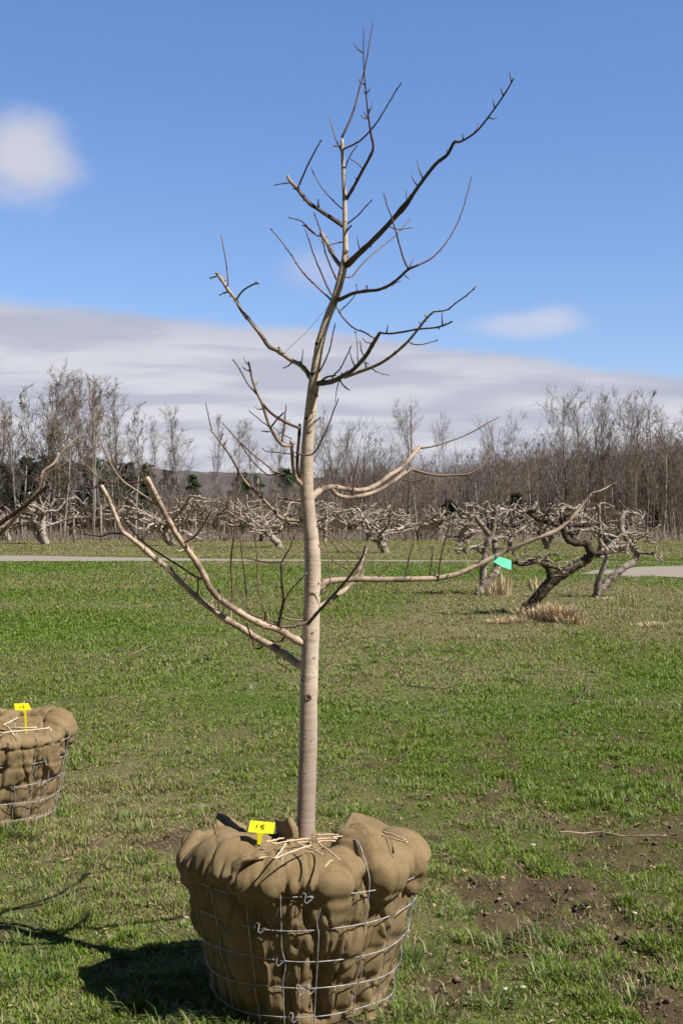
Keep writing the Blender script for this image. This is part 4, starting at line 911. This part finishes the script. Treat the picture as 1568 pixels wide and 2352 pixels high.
def apple_tree(base, H, Wd, seed, label, traced=None, tr_r=None, dens=1.0, mt=OBARK, mc=BLEACH, lean=0):
    r = random.Random(seed); org = np.array([base[0], base[1], 0.0]); t = empty('apple_tree', tuple(org)); tag(t, label, 'tree', 'gnarled old apple trees')
    tb = TB(); limbs = []
    if traced is None:
        nst = r.choice([1, 1, 2]); tops = []
        for s_ in range(nst):
            P = [np.array([0, 0, -.05])]; d = np.array([r.gauss(lean, .3), r.gauss(0, .3), 1.0])
            hh = H * r.uniform(.42, .55)
            for i in range(5): d = d + np.array([r.gauss(0, .3), r.gauss(0, .3), .15]); d /= np.linalg.norm(d); P.append(P[-1] + d * hh / 4.6)
            P = catmull(np.array(P), 3); R_ = H * .052; tb.tube(P, np.linspace(R_ * 1.3, R_ * .85, len(P)) * (1 + .15 * (rng.random(len(P)) - .5)), 9, jit=.22); tops.append((P[-1], R_ * .8)); tops.append((P[len(P) // 2 + 1], R_ * .7))
        out = []
        for (p, rad) in tops:
            for k in range(int((4 if nst == 1 else 2) * dens + .5)):
                a = r.uniform(0, 2 * PI); gnarl(r, p, np.array([math.cos(a) * 1.1, math.sin(a) * 1.1, r.uniform(.1, .9)]), Wd * r.uniform(.45, .62), rad * r.uniform(.7, .95), 2, out, 6, .35, H)
    else:
        out = []
        for i, (pl, r0, r1, off) in enumerate(traced):
            P2 = fr('J', pl); d0 = base[1]
            s_ = np.linspace(0, 1, len(P2)); dd = d0 + off[0] + (off[1] - off[0]) * s_
            P3 = np.array([UP(p[0], p[1], q_) - org for p, q_ in zip(P2, dd)]); Pc = catmull(P3, 4)
            R_ = np.linspace(r0, r1, len(Pc)) * d0 / FD * (1 + .22 * (rng.random(len(Pc)) - .5))
            tb.tube(Pc, R_, 9, jit=.25)
            n_t = int(dens * (1.5 + len(Pc) * .13)) if i > 0 or len(traced) == 1 else 0
            for k in range(n_t):
                j = r.randrange(len(Pc) // 3, len(Pc)); a = r.uniform(0, 2 * PI)
                gnarl(r, Pc[j], np.array([math.cos(a), math.sin(a) * .8, r.uniform(-.1, .7)]), Wd * r.uniform(.08, .20), max(R_[j] * .42, .014), 1, out, 5, .35, H)
            # burrs
            for k in range(len(Pc)):
                if r.random() < .7:
                    j = k; a = np.array([r.uniform(-1, 1), r.uniform(-1, 1), r.uniform(-1, 1)]); a /= np.linalg.norm(a)
                    tb.tube(np.array([Pc[j], Pc[j] + a * R_[j] * .8, Pc[j] + a * R_[j] * 1.25]), [R_[j] * .5, R_[j] * .38, R_[j] * .12], 5, jit=.3)
    tb2 = TB()
    for P, rad in out:
        Pc = catmull(P, 2); rc = np.interp(np.linspace(0, 1, len(Pc)), np.linspace(0, 1, len(rad)), rad); tb2.tube(Pc, rc * (1 + .2 * (rng.random(len(rc)) - .5)), 5, jit=.2)
    link('trunk', tb.mesh('trunk'), mt, t); link('crown', tb2.mesh('crown'), mc, t); return t
ap = GD(1200, 1410)
apple_tree(ap, 2.15, 3.2, 5, 'near apple tree leaning steeply right with black burred trunk, straw at its foot', [
    ([(455, 915), (500, 860), (560, 800), (640, 705), (720, 640), (800, 590), (880, 545), (930, 505), (935, 465), (905, 410), (880, 405)], 13, 9, (0, -.3)),
    ([(890, 410), (840, 410), (790, 395), (760, 350), (750, 300), (745, 240), (770, 215)], 8.5, 6, (-.3, -.5)),
    ([(665, 670), (660, 620), (640, 575), (590, 540), (540, 540), (470, 560), (430, 545), (395, 540)], 9, 3.5, (-.1, -.5)),
    ([(940, 480), (1000, 478), (1040, 480), (1120, 460), (1180, 430)], 5.5, 3.5, (-.3, .2)),
    ([(830, 400), (810, 340), (800, 290), (880, 290), (940, 280), (1000, 275)], 7, 4, (-.35, .3)),
    ([(750, 310), (700, 285), (620, 262), (570, 240), (520, 205), (560, 190)], 6, 5, (-.5, -.9)),
    ([(640, 570), (690, 580), (740, 600), (790, 630)], 3.4, 2, (-.3, -.6)),
    ([(770, 250), (740, 220), (800, 190), (860, 200)], 4.5, 2.5, (-.5, -.2))], dens=1.6, mt=ODARK)
ap = GD(1366, 1373)
apple_tree(ap, 2.3, 3.2, 6, 'apple tree with a V of two trunks standing right of the leaning one', [
    ([(965, 785), (1000, 740), (1050, 685), (1100, 630), (1160, 580), (1235, 535), (1250, 480), (1205, 410), (1165, 360), (1145, 300), (1150, 240), (1170, 195)], 10, 5, (0, .3)),
    ([(975, 770), (985, 690), (1010, 620), (1040, 530), (1050, 470), (1000, 400), (1000, 320), (995, 250), (995, 150)], 8, 3, (0, -.5)),
    ([(1165, 350), (1230, 345), (1280, 350), (1330, 352), (1328, 400), (1380, 412)], 4.5, 2, (.25, .0)),
    ([(1210, 440), (1250, 470), (1310, 482), (1365, 490), (1385, 525), (1415, 540)], 3.5, 1.5, (.2, -.2)),
    ([(1165, 200), (1215, 205), (1265, 215), (1295, 268)], 2.8, 1.5, (.3, .6)),
    ([(1240, 400), (1190, 430), (1110, 470), (1040, 440), (1010, 460)], 4.5, 3, (.2, .1)),
    ([(1195, 400), (1190, 440), (1175, 470), (1185, 495)], 2.5, 1.5, (.1, .0)),
    ([(1000, 350), (1060, 355), (1110, 370), (1150, 375)], 3.2, 2.2, (-.4, -.1))], dens=1.35)
ap = GD(1100, 1366)
apple_tree(ap, 2.3, 3.2, 9, 'apple tree with two crossing trunks left of the leaning one, behind the mint tape', [
    ([(170, 775), (215, 710), (260, 650), (300, 590), (300, 500), (285, 420), (285, 380)], 10, 6.5, (0, .4)),
    ([(205, 700), (205, 610), (215, 520), (225, 430), (265, 345), (280, 260), (290, 190), (270, 155)], 9, 5, (.1, -.1)),
    ([(240, 350), (205, 300), (165, 250), (150, 228), (90, 238), (50, 225)], 7, 3, (-.1, -.4)),
    ([(230, 340), (240, 250), (215, 190), (140, 160), (70, 135)], 4.5, 2, (0, .5)),
    ([(215, 440), (150, 435), (100, 450), (90, 475), (50, 455), (0, 450)], 3.6, 2.2, (.0, -.5)),
    ([(290, 190), (340, 180), (390, 195), (430, 190), (500, 205)], 4, 2, (0, .6)),
    ([(285, 400), (330, 370), (400, 380), (440, 330), (500, 300), (525, 325)], 4, 2.5, (.3, .8)),
    ([(290, 350), (340, 330), (390, 360), (350, 400)], 3, 2, (0, -.4))], dens=1.5)
OLD = [(107, 1250, 1122, 200, 'apple tree in the back row furthest left, thick short trunk in full view'), (399, 1253, 1118, 190, 'back row apple tree with tall pale trunk, seen between the two left limbs'),
       (493, 1238, 1135, 150, 'back row apple tree with dark leaning trunk, right of the pale trunked one'), (642, 1258, 1128, 150, 'back row apple tree with upright trunk just left of the young trunk'),
       (690, 1240, 1140, 120, 'apple tree half hidden behind the young trunk'), (250, 1238, 1120, 170, 'back row apple tree seen between the left limbs, second from the left'), (796, 1240, 1150, 130, 'back row apple tree first to the right of the young trunk'),
       (888, 1270, 1152, 200, 'low spreading apple tree standing forward of its row, right of the young trunk'), (961, 1241, 1155, 120, 'back row apple tree behind the low spreading one'), (1008, 1241, 1155, 100, 'slim back row apple tree right of the low spreading one'),
       (1056, 1250, 1158, 110, 'stunted apple tree left of the double trunked one'), (1170, 1262, 1155, 150, 'apple tree in the second row behind the leaning one'), (1255, 1262, 1155, 140, 'second row apple tree seen through the crown of the leaning one'),
       (1375, 1280, 1150, 150, 'second row apple tree behind the V shaped one'), (20, 1242, 1135, 140, 'back row apple tree cut by the left edge'), (560, 1240, 1150, 120, 'small back row apple tree midway between dark leaning and upright ones'), (330, 1241, 1150, 110, 'small back row apple tree behind the upper left limb'), (165, 1239, 1140, 130, 'back row apple tree right of the thick trunked one at far left'), (440, 1239, 1148, 120, 'small back row apple tree touching the pale trunked one'), (600, 1243, 1150, 110, 'stubby back row apple tree left of the upright one'), (745, 1244, 1155, 100, 'small apple tree just clear of the young trunk, right side'), (925, 1239, 1160, 100, 'faint back row apple tree right behind the low spreading one'), (1035, 1239, 1160, 90, 'faint back row apple tree beside the stunted one'), (1310, 1250, 1160, 120, 'second row apple tree between the leaning and the V shaped ones'), (1450, 1252, 1165, 110, 'apple tree furthest right in the second row'), (845, 1243, 1160, 90, 'small apple tree in the back row left of the low spreading one')]
for i, (u, v, vt, wpx, lb) in enumerate(OLD):
    p = GD(u, v); s_ = p[1] / FD; apple_tree(p, (v - vt) * s_, wpx * s_ * 1.3, 300 + i, lb, dens=1.0, lean=.35 if i == 2 else 0, mt=ODARK if i in (2, 4, 6, 8) else OBARK)
# stakes
POST = None
stk = [(233, 1246, 1160), (170, 1246, 1165), (18, 1244, 1180), (52, 1243, 1185), (140, 1244, 1180), (330, 1243, 1175), (450, 1244, 1180), (515, 1243, 1185), (585, 1244, 1180), (730, 1243, 1185)]
for i, (u, v, vt) in enumerate(stk):
    p = GD(u, v); s_ = p[1] / FD; H = (v - vt) * s_
    tb = TB(); a = .04 if i == 0 else .025; k = .03 * (i % 3 - 1)
    tb.tube(np.array([[0, 0, -.1], [k * .5, 0, H * .5], [k, 0, H * .97], [k, 0, H]]) * 1.0, [a * 2, a * 1.9, a * 1.8, a * 1.2], 6, jit=.1)
    o = link('orchard_stake', tb.mesh('orchard_stake'), STAKE); o.location = (p[0], p[1], 0)
    tag(o, 'broad pale grey stake between the left limbs at the orchard edge' if i == 0 else 'thin weathered stake standing among the back row apple trees', 'stake', 'stakes in the back orchard row')

# ------------------------------------------------------------------ bare wood behind
def bare_tree(name, seed, H, spread, n1, n2, n3, up, trad, tm, cm, start=.25, tw=.011, forks=1):
    r = np.random.default_rng(seed); proto = empty(name); tb = TB(); A = []; B_ = []; RA = []; RB = []
    heads = []
    for f_ in range(forks):
        P = [np.array([0, 0, -.2])]; d = np.array([r.normal() * .05, r.normal() * .05, 1.0])
        if forks > 1: P = [np.array([0, 0, -.2]), np.array([0, 0, H * .22])]; a = f_ / forks * 2 * PI + r.random(); d = np.array([math.cos(a) * .3, math.sin(a) * .3, 1])
        n = 9 if forks == 1 else 7; top_ = H * (1 - .1 * f_)
        for i in range(n): 
            d = d + np.array([r.normal() * .05, r.normal() * .05, .12]); d /= np.linalg.norm(d); P.append(P[-1] + d * (top_ - P[0][2]) / 9 / max(d[2], .7))
        P = np.array(P); rad = trad * (1 - np.linspace(0, 1, len(P)) ** .9 * .93); tb.tube(P, rad, 6); heads.append((P, rad))
    def seg(p, q_, a, b_): A.append(p); B_.append(q_); RA.append(a); RB.append(b_)
    for P, rad in heads:
        for i in range(n1 // forks):
            t = start + (1 - start) * (i + r.random()) / (n1 // forks); x = min(t, .995) * (len(P) - 1); j = int(x); p = P[j] + (P[j + 1] - P[j]) * (x - j)
            a = r.random() * 2 * PI; el_ = up + r.normal() * .15; L = spread * (1.15 - .8 * abs(t - .45) - .45 * max(0, t - .6)) * (.6 + .6 * r.random())
            d = np.array([math.cos(a) * math.cos(el_), math.sin(a) * math.cos(el_), math.sin(el_)]); rb_ = max(trad * .30 * (1 - t * .75), .015)
            q_ = p.copy(); m_ = 4; pts = [q_]
            for k in range(m_):
                d = d + np.array([r.normal() * .05, r.normal() * .05, .12 + r.normal() * .03]); d /= np.linalg.norm(d); q2 = q_ + d * L / m_
                seg(q_, q2, rb_ * (1 - k / m_ * .75), rb_ * (1 - (k + 1) / m_ * .75)); q_ = q2; pts.append(q_)
            for k in range(n2):
                x = r.random() ** .7 * (m_ - .01); j = int(x); s = pts[j] + (pts[j + 1] - pts[j]) * (x - j)
                dd = d * .6 + r.normal(size=3) * .55 + np.array([0, 0, .35]); dd /= np.linalg.norm(dd); L2 = L * .36 * (.5 + .8 * r.random()); e = s + dd * L2
                seg(s, e, tw * 1.5, tw * 1.0)
                for k2 in range(n3):
                    u_ = r.random(); s2 = s + (e - s) * (.25 + .75 * u_); d3 = dd * .7 + r.normal(size=3) * .5 + np.array([0, 0, .25]); d3 /= np.linalg.norm(d3)
                    seg(s2, s2 + d3 * L2 * (.35 + .5 * r.random()), tw, tw * .6)
    tc_ = TB(); tc_.prisms(A, B_, RA, RB)
    link('trunk', tb.mesh('trunk'), tm, proto); link('crown', tc_.mesh('crown'), cm, proto); return proto
POP = [bare_tree('poplar_tree', 40 + i, 15, 2.9, 40, 9, 5, 1.0, .17, [WOODB, WOODP, WOODB][i], TWG1, .18, .0105) for i in range(3)]
OAK = [bare_tree('bare_tree', 60 + i, 13, 4.2, 30, 8, 5, .68, .20, WOODB, [TWG1, TWG2, TWG2][i], .25, .011, [1, 2, 3][i]) for i in range(3)]
THIN = [bare_tree('young_bare_tree', 80 + i, 9.5, 1.7, 18, 5, 4, .95, .10, [WOODB, WOODP, WOODB, WOODP][i], [TWG2, TWG3, TWG1, TWG2][i], .25, .013) for i in range(4)]
BIR = [bare_tree('birch_tree', 95, 9, 1.6, 18, 5, 4, .9, .075, WOODP, TWG3, .4, .012)]
protos_used = set()
def plant(proto, hp, u, vt, d, label, cat, group, wide=1.0):
    vt = vt + (32 if cat == 'tree' and 'pine' not in label and 'evergreen' not in label and 'birch' not in label else 0)
    x = (u - CU) / FD * d; H = CH + (HV - vt) / FD * d; s = H / hp
    lo = (x, d, 0.0); rz = random.uniform(0, 2 * PI)
    if proto.name in protos_used: o = copy_tree(proto, lo, rz, s * wide, 1 / wide)
    else: protos_used.add(proto.name); o = proto; o.location = lo; o.rotation_euler = (0, 0, rz); o.scale = (s * wide, s * wide, s)
    tag(o, label, cat, group); return o
EM = [(8, 930, 104, 0, 1), (45, 905, 106, 1, 1), (82, 832, 101, 0, 1.25), (128, 852, 105, 1, 1.1), (160, 868, 102, 2, 1), (192, 850, 107, 1, 1), (232, 858, 103, 0, 1.15), (276, 860, 105, 2, 1.25), (312, 960, 104, 1, .8), (362, 945, 106, 2, .8), (425, 920, 102, 0, 1.0), (492, 940, 108, 1, .7), (545, 952, 104, 2, .9), (385, 985, 110, 0, .9), (590, 950, 106, 1, .8), (628, 945, 103, 0, .8)]
lbE = ['tall bare tree at the left edge of the wood', 'bare pale stemmed poplar second from the left edge of the wood', 'tallest bare poplar of the wood, near the left edge', 'bare poplar right beside the tallest one', 'dark stemmed bare poplar in the tall left clump', 'pale stemmed bare poplar in the middle of the tall left clump', 'bare poplar second from the right in the tall left clump', 'bushy bare poplar ending the tall left clump', 'slim bare tree just right of the tall left clump', 'slim bare tree above the upper left limb', 'round crowned bare tree standing above the left treeline', 'narrow bare tree right of the round crowned one', 'bare tree in the gap left of the young trunk', 'lower bare tree behind the round crowned one', 'slim bare tree behind the twigs left of the young trunk', 'bare tree closest to the young trunk on its left']
for (u, vt, d, k, wd), lb in zip(EM, lbE): plant(POP[k], 15.2, u, vt, d, lb, 'tree', 'tall bare trees of the far wood', wd)
EM2 = [(750, 960, 104, 0, .8), (778, 945, 102, 1, .8), (838, 975, 105, 1, .9), (868, 990, 103, 2, .8), (936, 925, 101, 0, .8), (1025, 950, 103, 0, .55), (1142, 950, 102, 1, .8), (1302, 892, 101, 0, 1.0), (1345, 905, 104, 1, .7), (1392, 898, 102, 2, .8), (1440, 912, 103, 0, .7), (1492, 888, 101, 2, .95), (1545, 945, 104, 1, .8), (1105, 995, 106, 0, .7), (1255, 975, 107, 1, .7), (1575, 930, 103, 0, .8)]
lbF = ['bare tree closest to the young trunk on its right', 'forked bare tree just right of the young trunk', 'forked bare tree above the middle right limb', 'many stemmed bare tree above the middle right limb', 'tall fine twigged bare tree over the right treeline gap', 'narrow bare tree standing alone right of the fine twigged one', 'forked bare tree above the tip of the middle right limb', 'tallest spreading bare tree of the right wood, leftmost of its clump', 'forked bare tree second in the right hand clump', 'many stemmed bare tree in the middle of the right hand clump', 'bare tree right of the many stemmed one', 'tall many stemmed bare tree near the right edge of the wood', 'bare tree at the right end of the wood', 'lower bare tree left of the forked one in the right wood', 'lower bare tree beside the right hand clump', 'bare tree cut by the right edge of the photo']
for (u, vt, d, k, wd), lb in zip(EM2, lbF): plant(OAK[k], 13.2, u, vt, d, lb, 'tree', 'tall bare trees of the far wood', wd)
def canopy(u):    # height line of the ordinary trees, in photo units
    return np.interp(u, [-60, 0, 150, 320, 450, 600, 700, 800, 900, 1000, 1100, 1200, 1300, 1400, 1568, 1640], [1060, 1062, 1070, 1075, 1090, 1092, 1065, 1030, 1020, 1035, 1018, 1000, 990, 985, 965, 960])
n = 0
for i in range(118):
    u = -50 + 1680 * ((i * .61803) % 1.0); d = random.choice([99, 101, 104, 108, 113, 118, 124]) + random.uniform(-1.5, 1.5)
    vt = canopy(u) + random.uniform(-22, 55)
    side_ = 'left' if u < 690 else 'right'
    plant(THIN[i % 4], 9.7, u, vt, d, 'slender bare tree in the crowded wood %s of the young trunk' % side_, 'tree', 'slender bare trees of the far wood, %s side' % side_, 1.1)
for i in range(34):
    u = [1395, 1440, 1462, 1478, 1500, 1512, 1530, 1546, 1560, 1165, 1330, 1575][i % 12] + random.uniform(-6, 6); vt = 1040 + random.uniform(0, 90)
    left_ = i >= 22
    if left_: u = random.uniform(-10, 330); vt = random.uniform(890, 1000)
    plant(BIR[0], 9.2, u, vt, 98 + random.uniform(0, 3), 'pale stemmed slender birch at the front of the wood, %s side' % ('left' if left_ else 'right'), 'tree', 'pale birches at the %s wood edge' % ('left' if left_ else 'right'))
# evergreens
def evergreen(seed, H, Wd, n):
    r = np.random.default_rng(seed); t = empty('pine_tree'); tb = TB(); tb.tube(np.array([[0, 0, -.2], [0, 0, H * .9]]), [.16, .05], 6)
    z = r.random(n) ** .9 * .85 + .13; rad = Wd * (1.05 - z) ** .7 * (.45 + .6 * r.random(n)) * (.8 + .35 * np.sin(z * 40)); a = r.random(n) * 2 * PI
    c_ = np.stack([np.cos(a) * rad, np.sin(a) * rad, z * H - rad * .1], -1); s_ = .16 + .2 * r.random((n, 1)); V = c_[:, None] + r.normal(size=(n, 3, 3)) * s_[:, None] * .75
    me = mesh_np('crown', V.reshape(-1, 3), None, np.arange(3 * n).reshape(n, 3))
    link('trunk', tb.mesh('trunk'), WOODB, t); link('crown', me, PINE, t, smooth=False); return t
PN = [evergreen(1, 9, 2.4, 2600), evergreen(2, 8, 2.8, 2600)]
for i, (u, vt, d) in enumerate([(60, 1050, 112), (110, 1045, 110), (150, 1058, 114), (215, 1050, 110), (250, 1058, 112), (290, 1062, 116), (335, 1066, 113), (85, 1062, 109), (130, 1068, 111), (232, 1066, 109), (385, 1080, 150), (10, 1062, 112), (180, 1064, 111), (555, 1085, 170), (585, 1090, 180), (655, 1075, 160), (440, 1090, 165), (760, 1075, 150)]):
    plant(PN[i % 2], [9, 8][i % 2], u, vt, d, 'dark green pine behind the bare trees in the left half', 'tree', 'dark pines behind the left wood', 1.2)
for i, (u, vt, d, lb) in enumerate([(1185, 1132, 108, 'low round evergreen bush in front of the right wood'), (1030, 1148, 108, 'dark little evergreen at the foot of the right wood, left of the round one'), (1500, 1160, 105, 'small dark evergreen low in the wood near the right edge')]):
    plant(PN[1], 8, u, vt, d, lb, 'tree', 'small evergreens at the wood edge', 1.5)
# undergrowth and the mass of the wood: nobody could count these stems
def stems(name, n, y0, y1, hfun, lean, rad, m, label, cat, seed, tw=3, xlim=.31):
    r = np.random.default_rng(seed); y = y0 + (y1 - y0) * r.random(n); x = (r.random(n) * 2 - 1) * xlim * y
    h = hfun(x / y * FD + CU, y, r) ; ok = h > .2; x, y, h = x[ok], y[ok], h[ok]; n = len(x)
    A = [np.stack([x, y, np.zeros(n) - .05], -1)]; T_ = A[0] + np.stack([r.normal(size=n) * lean * h, r.normal(size=n) * lean * h, h], -1); B_ = [T_]; RA = [rad * (.6 + .8 * r.random(n))]; RB = [RA[0] * .5]
    for k in range(tw):
        t = .3 + .65 * r.random((n, 1)); p = A[0] + (T_ - A[0]) * t; a = r.random(n) * 2 * PI; L = h * .35 * (.4 + .8 * r.random(n))
        A.append(p); B_.append(p + np.stack([np.cos(a) * L * .55, np.sin(a) * L * .55, L * .85], -1)); RA.append(rad * .5 * np.ones(n)); RB.append(rad * .3 * np.ones(n))
    tb = TB(); tb.prisms(np.concatenate(A), np.concatenate(B_), np.concatenate(RA), np.concatenate(RB)); tag(link(name, tb.mesh(name), m, smooth=False), label, cat, kind='stuff')
def h_under(u, y, r): 
    gap = sstep(905, 950, u) * sstep(1330, 1270, u)
    return (1.0 + 2.6 * r.random(len(u)) ** 1.2) * (1 - .55 * gap * (r.random(len(u)) < .8))
stems('undergrowth', 6500, 97.5, 124, h_under, .12, .018, BRUSH, 'tangled brown undergrowth along the foot of the wood', 'undergrowth', 31, 4)
def h_mass(u, y, r): return (CH + (HV - canopy(u) - 52) / FD * y) * (.45 + .6 * r.random(len(u)))
stems('distant_wood', 9000, 126, 160, h_mass, .05, .034, TWG2, 'dense leafless wood massed behind the front trees', 'wood', 32, 7)
stems('reeds', 4000, 94.5, 98.5, lambda u, y, r: .35 + .75 * r.random(len(u)), .15, .012, STAKE if False else BLEACH, 'strip of pale dead grass and brush at the field edge', 'dry brush', 33, 1)
# wooded rise behind, then the far hill with a house on its field
def ridge(name, y0, y1, topf, m, nx=240, ny=14, rough=.0, xr=.5):
    us = np.linspace(-xr, xr, nx); ys = np.linspace(y0, y1, ny); V = []
    for j, y in enumerate(ys):
        t = j / (ny - 1); prof = math.sin(min(t * 1.6, 1) * PI / 2)
        x = us * y; h = topf(us * FD + CU, y1) * prof; h = h + (fbm(us * 120, np.full(nx, j * .7), 9, 4) - .5) * rough * prof
        V.append(np.stack([x, np.full(nx, y), h - .1 * (1 - t) ], -1))
    V.append(np.stack([us * (y1 + 3), np.full(nx, y1 + 3), np.full(nx, -1.0)], -1)); V = np.array(V); ny += 1
    idx = np.arange(nx * ny).reshape(ny, nx); q_ = np.stack([idx[:-1, :-1], idx[:-1, 1:], idx[1:, 1:], idx[1:, :-1]], -1).reshape(-1, 4)
    o = link(name, mesh_np(name, V.reshape(-1, 3), q_), m); tag(o, kind='structure'); return o
ridge('wooded_rise', 140, 175, lambda u, y: np.maximum(CH + (HV - canopy(u) - 75) / FD * y, .5), WOODHILL, rough=2.2)
ridge('far_hill', 480, 800, lambda u, y: CH + (HV - np.interp(u, [-300, 0, 300, 420, 500, 600, 700, 900, 1200, 2000], [1085, 1088, 1094, 1100, 1102, 1104, 1112, 1120, 1120, 1110])) / FD * y, FARHILL, rough=3.0)
# house far off on the hill
hd = 640.0; hx, hz = (490 - CU) / FD * hd, CH + (HV - 1103) / FD * hd - 1.0
hs = empty('farmhouse', (hx, hd, hz)); tag(hs, 'tiny dark roofed house on the far hill left of the young trunk', 'house')
def boxm(name, parts_, m, parent):
    V = []; F = []
    for (x0, x1, y0, y1, z0, z1) in parts_:
        k = len(V); V += [(x0, y0, z0), (x1, y0, z0), (x1, y1, z0), (x0, y1, z0), (x0, y0, z1), (x1, y0, z1), (x1, y1, z1), (x0, y1, z1)]
        F += [(k, k + 3, k + 2, k + 1), (k + 4, k + 5, k + 6, k + 7), (k, k + 1, k + 5, k + 4), (k + 1, k + 2, k + 6, k + 5), (k + 2, k + 3, k + 7, k + 6), (k + 3, k, k + 4, k + 7)]
    me = bpy.data.meshes.new(name); me.from_pydata(V, [], F); me.update(); return link(name, me, m, parent, smooth=False)
HW = M_simple('house wall', (.16, .15, .17), (.2, .19, .2), 1); HR = M_simple('house roof', (.06, .06, .08), (.09, .09, .11), 1); HG = M_simple('house glass', (.02, .02, .03), (.03, .03, .04), 1, .2)
boxm('wall', [(-3.4, 3.4, -3, 3, 0, 2.6)], HW, hs)
me = bpy.data.meshes.new('roof'); me.from_pydata([(-3.8, -3.4, 2.5), (3.8, -3.4, 2.5), (3.8, 3.4, 2.5), (-3.8, 3.4, 2.5), (-3.8, 0, 4.6), (3.8, 0, 4.6)], [], [(0, 1, 5, 4), (2, 3, 4, 5), (0, 4, 3), (1, 2, 5), (0, 3, 2, 1)]); link('roof', me, HR, hs, smooth=False)
for x in (-2, 1.2): boxm('window', [(x, x + 1, -3.06, -3.003, .9, 2)], HG, hs)
PALEF = M_simple('pale far field', (.30, .25, .17), (.38, .32, .22), .05, 1.0)
vf = [UP(u, v, d_) for u, v, d_ in [(455, 1110, 600), (545, 1110, 600), (560, 1103, 636), (445, 1103, 636)]]
me = bpy.data.meshes.new('far_field'); me.from_pydata([tuple(p) for p in vf] + [(p[0], p[1], -1) for p in vf], [], [(0, 1, 2, 3), (0, 4, 5, 1), (1, 5, 6, 2), (2, 6, 7, 3), (3, 7, 4, 0)]); o = link('far_field', me, PALEF, smooth=False); tag(o, kind='structure')
